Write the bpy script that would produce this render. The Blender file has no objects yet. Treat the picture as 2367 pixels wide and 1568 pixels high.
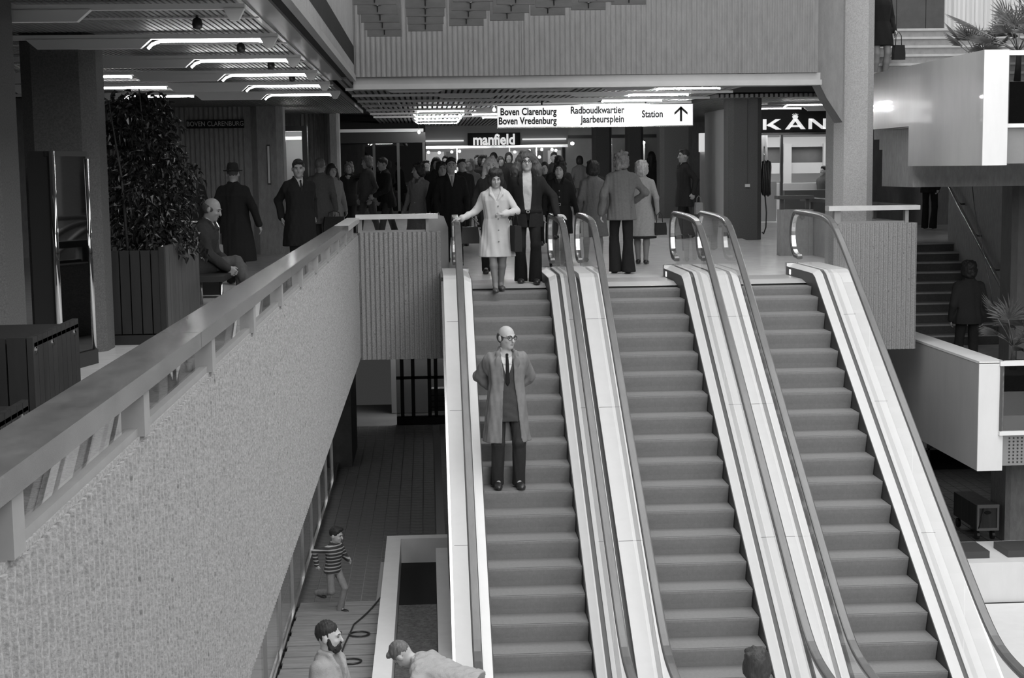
import bpy, math, random
import numpy as np
from mathutils import Vector, Matrix

# ------------------------------------------------------------------ camera, light, exposure
scene = bpy.context.scene
COL = scene.collection
random.seed(7)
RNG = np.random.default_rng(7)

cam_data = bpy.data.cameras.new('camera')
cam_data.sensor_width = 36.0
cam_data.lens = 3500.0 / 2367.0 * 36.0
cam_data.clip_start = 0.05
cam_data.clip_end = 200
cam = bpy.data.objects.new('camera', cam_data)
COL.objects.link(cam)
# columns: camera right, up, back in world axes
CAM_R = Matrix(((0.99832393, 0.01971786, -0.05441083),
                (-0.05627258, 0.11112771, -0.99221169),
                (-0.01351774, 0.99361051, 0.11205103)))
cam.matrix_world = Matrix.Translation((0, 0, 1.575)) @ CAM_R.to_4x4()
scene.camera = cam

world = bpy.data.worlds.new('world')
scene.world = world
world.use_nodes = True
world.node_tree.nodes['Background'].inputs[0].default_value = (1, 1, 1, 1)
world.node_tree.nodes['Background'].inputs[1].default_value = 0.035


def area_light(name, loc, sx, sy, power, rot=(0, 0, 0), spread=180):
    d = bpy.data.lights.new(name, 'AREA')
    d.shape = 'RECTANGLE'
    d.size, d.size_y, d.energy = sx, sy, power
    d.color = (1, 1, 1)
    d.spread = math.radians(spread)
    o = bpy.data.objects.new(name, d)
    o.location = loc
    o.rotation_euler = rot
    COL.objects.link(o)
    return o


# daylight through the glazed roof over the escalator hall and the stairwell
area_light('skylight', (4.6, 8.0, 8.0), 11.5, 24.0, 3700)
area_light('skylight', (9.6, 25.6, 7.6), 5.6, 8.0, 420)
# the tall glazed front of the hall, behind the camera
area_light('front_glazing', (8.0, -9.0, 6.2), 12.0, 5.0, 2450, (math.radians(90), 0, 0))

vs = scene.view_settings
vs.view_transform = 'Standard'
vs.look = 'None'
vs.exposure = 0.0
vs.gamma = 1.0
vs.use_curve_mapping = False
try:
    scene.cycles.use_denoising = True
    scene.cycles.max_bounces = 8
    scene.cycles.diffuse_bounces = 4
    scene.cycles.glossy_bounces = 4
    scene.cycles.transmission_bounces = 6
    scene.cycles.transparent_max_bounces = 16
    scene.cycles.caustics_reflective = False
    scene.cycles.caustics_refractive = False
    scene.cycles.sample_clamp_indirect = 4.0
except Exception:
    pass

# ------------------------------------------------------------------ materials
MATS = {}


def mat(name, v, rough=0.7, spec=0.4, noise=0.0, nscale=20.0, bump=0.0, bscale=60.0, metal=0.0,
        stretch=(1, 1, 1), pits=0.0, pscale=25.0, coat=0.0, detail=4.0, coords='Object'):
    """grey procedural surface: value v, mottled by noise, with fine relief and optional dark pits"""
    if name in MATS:
        return MATS[name]
    m = bpy.data.materials.new(name)
    m.use_nodes = True
    nt = m.node_tree
    N, L = nt.nodes, nt.links
    b = N['Principled BSDF']
    b.inputs['Base Color'].default_value = (v, v, v, 1)
    b.inputs['Roughness'].default_value = rough
    b.inputs['Specular IOR Level'].default_value = spec
    b.inputs['Metallic'].default_value = metal
    if coat:
        b.inputs['Coat Weight'].default_value = coat
        b.inputs['Coat Roughness'].default_value = 0.04
    tc = N.new('ShaderNodeTexCoord')
    mp = N.new('ShaderNodeMapping')
    mp.inputs['Scale'].default_value = stretch
    L.new(tc.outputs[coords], mp.inputs[0])
    if noise or pits:
        t = N.new('ShaderNodeTexNoise')
        t.inputs['Scale'].default_value = nscale
        t.inputs['Detail'].default_value = detail
        t.inputs['Roughness'].default_value = 0.65
        L.new(mp.outputs[0], t.inputs[0])
        r = N.new('ShaderNodeMapRange')
        r.inputs[1].default_value = 0.25
        r.inputs[2].default_value = 0.75
        r.inputs[3].default_value = max(0.0, v * (1 - noise))
        r.inputs[4].default_value = min(1.0, v * (1 + noise))
        L.new(t.outputs[0], r.inputs[0])
        out = r.outputs[0]
        if pits:
            vo = N.new('ShaderNodeTexVoronoi')
            vo.inputs['Scale'].default_value = pscale
            L.new(tc.outputs[coords], vo.inputs[0])
            pr = N.new('ShaderNodeMapRange')
            pr.inputs[1].default_value = 0.07
            pr.inputs[2].default_value = 0.14
            pr.inputs[3].default_value = 1 - pits
            pr.inputs[4].default_value = 1.0
            L.new(vo.outputs['Distance'], pr.inputs[0])
            mu = N.new('ShaderNodeMath')
            mu.operation = 'MULTIPLY'
            L.new(out, mu.inputs[0])
            L.new(pr.outputs[0], mu.inputs[1])
            out = mu.outputs[0]
        L.new(out, b.inputs['Base Color'])
    if bump:
        t2 = N.new('ShaderNodeTexNoise')
        t2.inputs['Scale'].default_value = bscale
        t2.inputs['Detail'].default_value = 5
        L.new(mp.outputs[0], t2.inputs[0])
        bp = N.new('ShaderNodeBump')
        bp.inputs['Strength'].default_value = bump
        bp.inputs['Distance'].default_value = 0.01
        L.new(t2.outputs[0], bp.inputs['Height'])
        L.new(bp.outputs[0], b.inputs['Normal'])
    MATS[name] = m
    return m


def emit(name, strength, v=1.0):
    if name in MATS:
        return MATS[name]
    m = bpy.data.materials.new(name)
    m.use_nodes = True
    b = m.node_tree.nodes['Principled BSDF']
    b.inputs['Base Color'].default_value = (v, v, v, 1)
    b.inputs['Emission Color'].default_value = (1, 1, 1, 1)
    b.inputs['Emission Strength'].default_value = strength
    MATS[name] = m
    return m


def glass(name, tint=0.93, ior=1.5, rough=0.01, extra=0.0):
    """thin pane: clear, with the mirror image that its angle gives"""
    if name in MATS:
        return MATS[name]
    m = bpy.data.materials.new(name)
    m.use_nodes = True
    nt = m.node_tree
    N, L = nt.nodes, nt.links
    for n in list(N):
        N.remove(n)
    o = N.new('ShaderNodeOutputMaterial')
    tr = N.new('ShaderNodeBsdfTransparent')
    tr.inputs[0].default_value = (tint, tint, tint, 1)
    gl = N.new('ShaderNodeBsdfGlossy')
    gl.inputs[0].default_value = (1, 1, 1, 1)
    gl.inputs['Roughness'].default_value = rough
    fr = N.new('ShaderNodeFresnel')
    fr.inputs[0].default_value = ior
    mx = N.new('ShaderNodeMixShader')
    # only the face turned to the viewer mirrors; the far face of the thin pane passes light straight on
    ge = N.new('ShaderNodeNewGeometry')
    inv = N.new('ShaderNodeMath')
    inv.operation = 'SUBTRACT'
    inv.inputs[0].default_value = 1.0
    L.new(ge.outputs['Backfacing'], inv.inputs[1])
    mu = N.new('ShaderNodeMath')
    mu.operation = 'MULTIPLY'
    L.new(fr.outputs[0], mu.inputs[0])
    L.new(inv.outputs[0], mu.inputs[1])
    fac = mu.outputs[0]
    if extra:
        ad = N.new('ShaderNodeMath')
        ad.operation = 'ADD'
        ad.use_clamp = True
        ad.inputs[1].default_value = extra
        L.new(fac, ad.inputs[0])
        fac = ad.outputs[0]
    L.new(fac, mx.inputs[0])
    L.new(tr.outputs[0], mx.inputs[1])
    L.new(gl.outputs[0], mx.inputs[2])
    L.new(mx.outputs[0], o.inputs[0])
    MATS[name] = m
    return m


def stripes(name, v1, v2, freq, axis='Z', rough=0.85):
    if name in MATS:
        return MATS[name]
    m = mat(name, v1, rough)
    N, L = m.node_tree.nodes, m.node_tree.links
    b = N['Principled BSDF']
    tc = [n for n in N if n.type == 'TEX_COORD'][0]
    sp = N.new('ShaderNodeSeparateXYZ')
    L.new(tc.outputs['Object'], sp.inputs[0])
    mu = N.new('ShaderNodeMath')
    mu.operation = 'MULTIPLY'
    mu.inputs[1].default_value = freq
    L.new(sp.outputs[axis], mu.inputs[0])
    fr = N.new('ShaderNodeMath')
    fr.operation = 'FRACT'
    L.new(mu.outputs[0], fr.inputs[0])
    gt = N.new('ShaderNodeMath')
    gt.operation = 'GREATER_THAN'
    gt.inputs[1].default_value = 0.68
    L.new(fr.outputs[0], gt.inputs[0])
    mr = N.new('ShaderNodeMapRange')
    mr.inputs[3].default_value = v1
    mr.inputs[4].default_value = v2
    L.new(gt.outputs[0], mr.inputs[0])
    L.new(mr.outputs[0], b.inputs['Base Color'])
    return m


M_CONC = mat('ribbed concrete', 0.225, 0.92, 0.2, noise=0.42, nscale=75, bump=0.35, bscale=130, pits=0.4, pscale=11)
M_CONC_W = mat('upper wall concrete', 0.15, 0.92, 0.2, noise=0.14, nscale=14, bump=0.5, bscale=120, stretch=(1, 1, .25))
M_CONC_D = mat('arcade concrete', 0.30, 0.9, 0.2, noise=0.18, nscale=18, bump=0.4, bscale=90, stretch=(1, 1, .35))
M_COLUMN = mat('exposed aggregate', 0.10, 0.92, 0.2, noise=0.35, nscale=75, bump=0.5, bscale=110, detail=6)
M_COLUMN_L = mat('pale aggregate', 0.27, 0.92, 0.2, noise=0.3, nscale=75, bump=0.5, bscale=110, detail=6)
M_MARBLE = mat('white marble', 0.66, 0.35, 0.5, noise=0.05, nscale=5, stretch=(1, 1, .3))
M_MARBLE_P = mat('polished marble', 0.41, 0.3, 0.5, noise=0.07, nscale=4, stretch=(1, 1, .3), coat=0.75)
M_FLOOR = mat('polished stone floor', 0.70, 0.22, 0.5, noise=0.15, nscale=3.5, stretch=(1, 2.2, 1))
M_FLOOR_W = mat('white hall floor', 0.66, 0.35, 0.5, noise=0.06, nscale=4)
M_TILE = mat('dark quarry tile', 0.13, 0.5, 0.4, noise=0.3, nscale=9)
M_GROUT = mat('tile bedding', 0.30, 0.9, 0.2)
M_RAILSTONE = mat('grey marble rail', 0.10, 0.16, 0.55, noise=0.28, nscale=9, stretch=(1, .4, 1))
M_DARKSTEEL = mat('dark steel', 0.07, 0.4, 0.5)
M_STEEL = mat('brushed steel', 0.62, 0.22, 0.5, metal=1.0, noise=0.06, nscale=4)
M_CHROME = mat('chrome', 0.72, 0.07, 0.5, metal=1.0)
M_BLACK = mat('black enamel', 0.018, 0.35, 0.5)
M_BLACKM = mat('matt black', 0.02, 0.85, 0.2)
M_RUBBER = mat('handrail rubber', 0.085, 0.27, 0.6, noise=0.25, nscale=3, stretch=(3, .5, 1))
M_DECK = mat('white escalator deck', 0.60, 0.38, 0.45, noise=0.03, nscale=6)
M_SKIRT = mat('escalator skirt', 0.045, 0.45, 0.4)
M_WHITE = mat('white paint', 0.72, 0.55, 0.4)
M_LAMP = mat('lamp housing', 0.62, 0.55, 0.4)
M_SLAT = mat('ceiling slat', 0.17, 0.5, 0.4)
M_SLATV = mat('ceiling void', 0.03, 0.9, 0.1)
M_WOOD_D = mat('dark stained wood', 0.014, 0.55, 0.4, noise=0.35, nscale=14, stretch=(1, 1, .12))
M_WOOD_M = mat('weathered wood', 0.055, 0.65, 0.35, noise=0.4, nscale=16, stretch=(1, 1, .08))
M_PLANK = mat('scaffold board', 0.22, 0.8, 0.25, noise=0.28, nscale=10, stretch=(.3, 3, 1))
M_GREY = mat('grey soffit panel', 0.22, 0.3, 0.5, noise=0.1, nscale=3)
M_BAFFLE = mat('acoustic baffle', 0.075, 0.6, 0.35, noise=0.2, nscale=5, stretch=(1, 1, 3))
M_LEAF = mat('ficus leaf', 0.016, 0.3, 0.5, noise=0.4, nscale=12)
M_PALM = mat('palm leaf', 0.12, 0.5, 0.4, noise=0.4, nscale=10)
M_TRUNK = mat('trunk bark', 0.05, 0.9, 0.2, noise=0.4, nscale=30)
M_SOIL = mat('potting soil', 0.03, 0.95, 0.1, noise=0.4, nscale=40, bump=0.6, bscale=60)
M_GLASS = glass('clear glass', .97, 1.5)
M_GLASS_R = glass('balustrade glass', 0.985, 1.45)
M_GLASS_D = glass('dark shop glass', 0.55, 1.6, extra=0.06)
E_TUBE = emit('fluorescent tube', 22.0)
E_TUBE_B = emit('bright fluorescent tube', 130.0)
E_SIGN = emit('lit sign face', 0.78, 0.8)
E_SHOP = emit('shop lamp', 14.0)
M_INK = mat('sign ink', 0.03, 0.6, 0.3)


# ------------------------------------------------------------------ mesh helpers
class MB:
    """collects boxes, prisms, tubes and quads, then links them as ONE mesh object"""

    def __init__(self):
        self.v, self.f, self.sm = [], [], []

    def _add(self, vs_, fs_, smooth=False):
        n = len(self.v)
        self.v += [tuple(map(float, p)) for p in vs_]
        for f in fs_:
            self.f.append(tuple(i + n for i in f))
            self.sm.append(smooth)
        return self

    def box(self, x0, x1, y0, y1, z0, z1):
        p = [(x0, y0, z0), (x1, y0, z0), (x1, y1, z0), (x0, y1, z0), (x0, y0, z1), (x1, y0, z1), (x1, y1, z1), (x0, y1, z1)]
        return self._add(p, [(0, 3, 2, 1), (4, 5, 6, 7), (0, 1, 5, 4), (1, 2, 6, 5), (2, 3, 7, 6), (3, 0, 4, 7)])

    def cbox(self, x0, x1, y0, y1, z0, z1, c):
        """box with its vertical corners chamfered by c"""
        poly = [(x0 + c, y0), (x1 - c, y0), (x1, y0 + c), (x1, y1 - c), (x1 - c, y1), (x0 + c, y1), (x0, y1 - c), (x0, y0 + c)]
        return self.prism(poly, z0, z1, 'z')

    def prism(self, poly, a, b, axis='y', smooth=False):
        """polygon extruded along an axis: 'y' polygon is (x,z); 'x' polygon is (y,z); 'z' polygon is (x,y)"""
        def P(p, t):
            return {'y': (p[0], t, p[1]), 'x': (t, p[0], p[1]), 'z': (p[0], p[1], t)}[axis]
        n = len(poly)
        vs_ = [P(p, a) for p in poly] + [P(p, b) for p in poly]
        fs_ = [tuple(range(n))[::-1], tuple(range(n, 2 * n))]
        fs_ += [(i, (i + 1) % n, n + (i + 1) % n, n + i) for i in range(n)]
        return self._add(vs_, fs_, smooth)

    def quad(self, a, b, c, d):
        return self._add([a, b, c, d], [(0, 1, 2, 3)])

    def tube(self, pts, r, seg=8, caps=True, smooth=True, r2=None):
        pts = [Vector(p) for p in pts]
        n = len(pts)
        vs_, fs_ = [], []
        up = None
        for i, p in enumerate(pts):
            t = (pts[min(i + 1, n - 1)] - pts[max(i - 1, 0)])
            t.normalize()
            if up is None:
                up = Vector((0, 0, 1)) if abs(t.z) < 0.9 else Vector((1, 0, 0))
            a = t.cross(up)
            if a.length < 1e-4:
                a = t.cross(Vector((0, 1, 0)))
            a.normalize()
            up = a.cross(t)
            up.normalize()
            rr = r if r2 is None else r + (r2 - r) * i / max(1, n - 1)
            for k in range(seg):
                th = 2 * math.pi * k / seg
                vs_.append(p + a * (rr * math.cos(th)) + up * (rr * math.sin(th)))
        for i in range(n - 1):
            for k in range(seg):
                fs_.append((i * seg + k, i * seg + (k + 1) % seg, (i + 1) * seg + (k + 1) % seg, (i + 1) * seg + k))
        self._add(vs_, fs_, smooth)
        if caps:
            m = len(self.v) - n * seg
            self.f.append(tuple(m + k for k in range(seg))[::-1])
            self.sm.append(False)
            self.f.append(tuple(m + (n - 1) * seg + k for k in range(seg)))
            self.sm.append(False)
        return self

    def sweep(self, prof, path, smooth=False, closed=True):
        """profile of (x, dz-normal) pairs carried along a path of (y, z) points in the YZ plane"""
        n, m = len(path), len(prof)
        vs_, fs_ = [], []
        for i in range(n):
            y0, z0 = path[max(i - 1, 0)]
            y1, z1 = path[min(i + 1, n - 1)]
            ty, tz = y1 - y0, z1 - z0
            l = math.hypot(ty, tz)
            ny, nz = -tz / l, ty / l
            if nz < -1e-6 and False:
                ny, nz = -ny, -nz
            for (x, h) in prof:
                vs_.append((x, path[i][0] + ny * h, path[i][1] + nz * h))
        rng = m if closed else m - 1
        for i in range(n - 1):
            for k in range(rng):
                fs_.append((i * m + k, i * m + (k + 1) % m, (i + 1) * m + (k + 1) % m, (i + 1) * m + k))
        if closed:
            fs_.append(tuple(range(m))[::-1])
            fs_.append(tuple((n - 1) * m + k for k in range(m)))
        return self._add(vs_, fs_, smooth)

    def vsweep(self, prof, path, closed=True):
        """profile of (x, dz) carried along (y, z) points keeping dz vertical"""
        n, m = len(path), len(prof)
        vs_ = [(x, y, z + h) for (y, z) in path for (x, h) in prof]
        fs_ = []
        rng = m if closed else m - 1
        for i in range(n - 1):
            for k in range(rng):
                fs_.append((i * m + k, i * m + (k + 1) % m, (i + 1) * m + (k + 1) % m, (i + 1) * m + k))
        if closed:
            fs_.append(tuple(range(m))[::-1])
            fs_.append(tuple((n - 1) * m + k for k in range(m)))
        return self._add(vs_, fs_)

    def lathe(self, prof, c=(0, 0, 0), seg=16, smooth=True):
        vs_, fs_ = [], []
        for (r, z) in prof:
            for k in range(seg):
                th = 2 * math.pi * k / seg
                vs_.append((c[0] + r * math.cos(th), c[1] + r * math.sin(th), c[2] + z))
        for i in range(len(prof) - 1):
            for k in range(seg):
                fs_.append((i * seg + k, i * seg + (k + 1) % seg, (i + 1) * seg + (k + 1) % seg, (i + 1) * seg + k))
        fs_.append(tuple(range(seg))[::-1])
        fs_.append(tuple((len(prof) - 1) * seg + k for k in range(seg)))
        return self._add(vs_, fs_, smooth)

    def mesh(self, name):
        me = bpy.data.meshes.new(name)
        me.from_pydata(self.v, [], self.f)
        me.polygons.foreach_set('use_smooth', self.sm)
        import bmesh
        bm = bmesh.new()
        bm.from_mesh(me)
        bmesh.ops.recalc_face_normals(bm, faces=bm.faces)
        bm.to_mesh(me)
        bm.free()
        me.update()
        return me

    def build(self, name, m, parent=None, loc=(0, 0, 0), rz=0.0):
        me = self.mesh(name)
        me.materials.append(m)
        return link(name, me, parent, loc, rz)


def link(name, me, parent=None, loc=(0, 0, 0), rz=0.0):
    o = bpy.data.objects.new(name, me)
    COL.objects.link(o)
    o.location = loc
    o.rotation_euler = (0, 0, rz)
    if parent:
        o.parent = parent
    return o


def empty(name, loc=(0, 0, 0), rz=0.0):
    return link(name, None, None, loc, rz)


def tag(o, label=None, cat=None, group=None, kind=None):
    if label:
        o['label'] = label
    if cat:
        o['category'] = cat
    if group:
        o['group'] = group
    if kind:
        o['kind'] = kind
    return o


def struct(name, mb, m, label=None, parent=None):
    o = mb.build(name, m, parent)
    if not parent:
        o['kind'] = 'structure'
    if label:
        o['label'] = label
    return o


def text_mesh(name, body, size, m, parent, loc, extrude=0.004, align='CENTER', xscale=1.0, offset=0.0, res=4, shear=0.0):
    """flat lettering facing -Y"""
    cu = bpy.data.curves.new(name, 'FONT')
    cu.body = body
    cu.size = size
    cu.extrude = extrude
    cu.align_x = align
    cu.align_y = 'CENTER'
    cu.offset = offset
    cu.resolution_u = res
    cu.shear = shear
    tmp = bpy.data.objects.new(name, cu)
    COL.objects.link(tmp)
    bpy.context.view_layer.update()
    dg = bpy.context.evaluated_depsgraph_get()
    me = bpy.data.meshes.new_from_object(tmp.evaluated_get(dg))
    bpy.data.objects.remove(tmp)
    me.transform(Matrix.Rotation(math.pi / 2, 4, 'X') @ Matrix.Diagonal((xscale, 1, 1, 1)))
    me.name = name
    me.materials.clear()
    me.materials.append(m)
    o = link(name, me, parent, loc)
    return o


def ribbed_mesh(length, z0, z1, pitch, depth, smooth_frac=0.35):
    """corrugated panel: runs along +x from 0, face at y=0 (rib crests) to y=depth (grooves)"""
    n = int(length / pitch)
    xs, ys = [], []
    for i in range(n):
        x = i * pitch
        xs += [x, x + pitch * 0.14, x + pitch * 0.36, x + pitch * 0.64, x + pitch * 0.86]
        ys += [depth, depth * .8, 0.0, 0.0, depth * .8]
    xs.append(length)
    ys.append(depth)
    return xs, ys

# ================================================================== THE SETTING
XP = -0.95          # hall edge along the left gallery
YF = 21.0           # hall edge across the back
ZL = -4.0           # lower floor


def ribbed_wall(name, p0, p1, z0, z1, thick, m, pitch=0.066, depth=0.02, kind='structure', label=None, cap=True):
    """wall whose ribbed face runs from p0 to p1 (xy); the body lies to the left of that direction"""
    d = Vector((p1[0] - p0[0], p1[1] - p0[1], 0))
    L_ = d.length
    d.normalize()
    nrm = Vector((-d.y, d.x, 0))
    xs, ys = ribbed_mesh(L_, z0, z1, pitch, depth)
    mb = MB()
    n = len(xs)
    vs_, fs_ = [], []
    for z in (z0, z1):
        for x, y in zip(xs, ys):
            q = Vector((p0[0], p0[1], 0)) + d * x + nrm * y
            vs_.append((q.x, q.y, z))
    for i in range(n - 1):
        fs_.append((i, i + 1, n + i + 1, n + i))
    # back and closing faces
    A = Vector((p0[0], p0[1], 0)) + nrm * thick
    B = Vector((p1[0], p1[1], 0)) + nrm * thick
    k = len(vs_)
    vs_ += [(A.x, A.y, z0), (B.x, B.y, z0), (B.x, B.y, z1), (A.x, A.y, z1)]
    fs_ += [(k + 1, k, k + 3, k + 2)]
    fs_ += [tuple([k, k + 1] + list(range(n - 1, -1, -1)))]
    fs_ += [tuple(list(range(n, 2 * n)) + [k + 2, k + 3])]
    fs_ += [(0, n, k + 3, k), (n - 1, k + 1, k + 2, 2 * n - 1)]
    mb._add(vs_, fs_)
    me = bpy.data.meshes.new(name)
    me.from_pydata(mb.v, [], mb.f)
    me.update()
    me.materials.append(m)
    o = link(name, me)
    if kind:
        o['kind'] = kind
    if label:
        o['label'] = label
    return o


# --- upper floor slab: left gallery, and the floor behind the escalators (rising gently further back)
mb = MB()
mb.box(-11, XP - 0.27, -2, YF + .28, -0.34, 0)
prof = [(YF + .28, -0.34), (YF + .28, 0), (28.5, 0), (37, 0.30), (62, 0.30), (62, -0.34)]
mb.prism(prof, -11, 6.45, 'x')
prof2 = [(29.7, -0.34), (29.7, 0), (37, 0.30), (62, 0.30), (62, -0.34)]
mb.prism(prof2, 6.45, 16, 'x')
mb.box(6.45, 6.95, YF + .32, 29.7, -0.34, 0)
struct('floor', mb, M_FLOOR, 'polished grey stone floor of the upper arcade')

# --- lower floors
mb = MB().box(-11, 0.18, 2, 36, ZL - 0.3, ZL - 0.012)
mb.box(5.5, 16, 19.5, 36, ZL - 0.3, ZL - 0.012)
lowfl = struct('floor_lower', mb, M_GROUT, 'tile bedding of the lower floor')
mb = MB().box(0.18, 16, 2, 18.35, ZL - 0.3, ZL)
hallfl = struct('floor_hall', mb, M_FLOOR_W, 'pale stone floor at the foot of the escalators')
mb = MB().box(0.18, 5.5, 18.35, 36, ZL - 0.3, ZL)
struct('floor_under_escalators', mb, M_TILE, 'dark floor under the escalators')

# tiles: nearest as single pieces, the rest joined
tile_me = MB().box(-0.094, 0.094, -0.094, 0.094, -0.012, 0.0).mesh('floor_tile')
tile_me.materials.append(M_TILE)


def tile_field(x0, x1, y0, y1, parent, step=0.2, limit=290, skip=None):
    cells = []
    ny, nx = int((y1 - y0) / step), int((x1 - x0) / step)
    for j in range(ny):
        for i in range(nx):
            x, y = x0 + (i + .5) * step, y0 + (j + .5) * step
            if skip and skip(x, y):
                continue
            cells.append((x, y))
    cells.sort(key=lambda c: c[1])
    for (x, y) in cells[:limit]:
        link('floor_tile', tile_me, parent, (x, y, ZL))
    rest = cells[limit:]
    if rest:
        q = MB()
        for (x, y) in rest:
            q.box(x - .094, x + .094, y - .094, y + .094, ZL - 0.012, ZL)
        o = q.build('far_floor_tiles', M_TILE, parent)
        o['kind'] = 'stuff'


tile_field(-1.76, 0.16, 19.1, 33.0, lowfl, limit=240, skip=lambda x, y: x > -0.66 and y < 21.3)
right_tiles = empty('tiled_shop_floor', (0, 0, 0))
right_tiles['kind'] = 'structure'
tile_field(6.6, 10.6, 19.5, 26.8, right_tiles, limit=55, skip=None)

# --- parapet walls of the hall edge (ribbed concrete)
ribbed_wall('wall_left_parapet', (XP, 1.6), (XP, YF), -1.0, 0.69, 0.26, M_CONC, depth=0.03, label='long ribbed concrete parapet of the left gallery')
mb = MB().box(XP - 0.255, XP - 0.012, 1.6, YF + 0.25, 0.69, 0.71)
struct('trim_1', mb, M_CONC, 'smooth concrete capping of the left parapet')
ribbed_wall('wall_back_parapet', (XP, YF), (0.18, YF), -1.05, 0.72, 0.26, M_CONC, label='ribbed concrete parapet beside the left escalator')
ribbed_wall('wall_right_parapet', (5.70, YF), (6.89, YF), -1.05, 0.74, 0.3, M_CONC, label='ribbed concrete block beside the right escalator')
# floor edge beam behind the escalators
mb = MB().box(0.18, 5.70, YF + 0.55, YF + 0.85, -1.0, -0.02)
struct('trim_2', mb, M_GREY, 'floor edge above the escalator pit')
mb = MB().box(5.72, 6.87, YF + 0.3, YF + 0.9, -1.05, -0.02)
struct('trim_3', mb, M_CONC_D, 'slab edge behind the right concrete block')
# ceiling of the lower arcade
mb = MB().box(-11, XP - 0.2, 1.0, YF, -1.05, -0.36)
mb.box(-11, 0.15, YF + .26, 40, -1.05, -0.36)
struct('ceiling_lower', mb, M_GREY, 'plain ceiling of the lower arcade')

# --- walls of the hall above the arcade ceiling
ribbed_wall('wall_left_upper', (XP, 1.0), (XP, YF), 2.86, 7.5, 0.25, M_CONC_W, pitch=0.07, depth=.012, label='ribbed concrete wall high on the left of the hall')
ribbed_wall('wall_back_upper', (XP, YF), (5.45, YF), 2.84, 7.5, 0.3, M_CONC_W, pitch=0.07, depth=.012, label='ribbed concrete wall over the back of the hall')
for x in (1.35, 4.35):
    mb = MB().box(x - .012, x + .012, YF - 0.006, YF + 0.03, 2.84, 7.5)
    struct('trim_4', mb, M_CONC_W, 'pale joint between two upper wall panels')
# edge beams under them
mb = MB()
mb.box(XP - 0.02, 5.5, YF - 0.02, YF + 0.30, 2.67, 2.74)
mb.box(XP - 0.02, 5.5, YF + 0.06, YF + 0.30, 2.74, 2.84)
struct('trim_5', mb, M_GREY, 'grey edge beam across the back of the hall')
mb = MB()
mb.box(XP - 0.34, XP - 0.16, 1.0, YF - .02, 2.80, 2.88)
mb.box(XP - 0.05, XP + 0.02, 1.0, YF - .02, 2.78, 2.86)
struct('trim_6', mb, M_GREY, 'grey edge beam along the left of the hall')
mb = MB().box(XP - 0.158, XP - 0.052, 1.0, YF - .25, 2.825, 2.86)
struct('trim_7', mb, M_BLACKM, 'dark curtain track along the left of the hall')
mb = MB().box(-9, XP + 0.0, -2, YF, 3.0, 3.25)
mb.box(-9, 5.25, YF + .3, 50, 3.02, 3.25)
mb.box(5.25, 16, 30.2, 50, 3.02, 3.25)
mb.box(5.25, 5.78, 22.6, 30.2, 3.02, 3.25)
struct('ceiling', mb, M_SLATV, 'dark ceiling void over the arcade')

# slatted metal ceilings
ceil_l = empty('ceiling_slats_left', (0, 0, 0))
ceil_l['kind'] = 'structure'
sl = MB().box(-0.016, 0.016, 2.0, 33.0, -0.035, 0.035).mesh('slat')
sl.materials.append(M_SLAT)
for i in range(100):
    link('slat', sl, ceil_l, (-1.34 - i * 0.05, 0, 2.83))
for y in (12.3, 14.75, 17.2, 19.6, 22.0):
    MB().box(-6.3, -1.30, y - .012, y + .012, 2.785, 2.80).build('cross_bar', M_LAMP, ceil_l)
MB().box(-1.325, -1.29, 2.0, YF + .0, 2.79, 2.90).build('edge_angle', M_GREY, ceil_l)
ceil_b = empty('ceiling_slats_back', (0, 0, 0))
ceil_b['kind'] = 'structure'
sl2 = MB().box(-0.03, 0.03, YF + .32, 47.0, -0.035, 0.035).mesh('slat')
sl2.materials.append(M_SLAT)
for i in range(64):
    link('slat', sl2, ceil_b, (-1.2 + i * 0.1, 0, 2.87 if i % 2 else 2.872))
sl3 = MB().box(-0.03, 0.03, 30.4, 47.0, -0.035, 0.035).mesh('slat')
sl3.materials.append(M_SLAT)
for i in range(60):
    link('slat', sl3, ceil_b, (5.85 + i * 0.1, 0, 2.96))

# --- columns
def column(x0, x1, y0, y1, z0, z1, m, label, c=0.12):
    o = MB().cbox(x0, x1, y0, y1, z0, z1, c).build('column', m)
    tag(o, label, 'column')
    return o


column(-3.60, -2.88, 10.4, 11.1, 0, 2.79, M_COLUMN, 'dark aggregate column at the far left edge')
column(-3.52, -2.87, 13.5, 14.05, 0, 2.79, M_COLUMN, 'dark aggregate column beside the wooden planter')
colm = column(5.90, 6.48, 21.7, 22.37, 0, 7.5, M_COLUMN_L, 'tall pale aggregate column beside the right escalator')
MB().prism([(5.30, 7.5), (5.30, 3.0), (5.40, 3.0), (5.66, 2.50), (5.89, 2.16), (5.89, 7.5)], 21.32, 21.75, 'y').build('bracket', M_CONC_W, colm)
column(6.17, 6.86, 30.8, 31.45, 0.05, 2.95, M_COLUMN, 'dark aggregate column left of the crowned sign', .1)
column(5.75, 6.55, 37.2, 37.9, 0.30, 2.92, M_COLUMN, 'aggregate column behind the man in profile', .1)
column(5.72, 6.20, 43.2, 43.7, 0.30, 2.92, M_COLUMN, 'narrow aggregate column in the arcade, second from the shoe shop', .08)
column(4.78, 5.32, 43.4, 43.9, 0.30, 2.92, M_COLUMN, 'narrow aggregate column in the arcade next to the shoe shop', .08)

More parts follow.
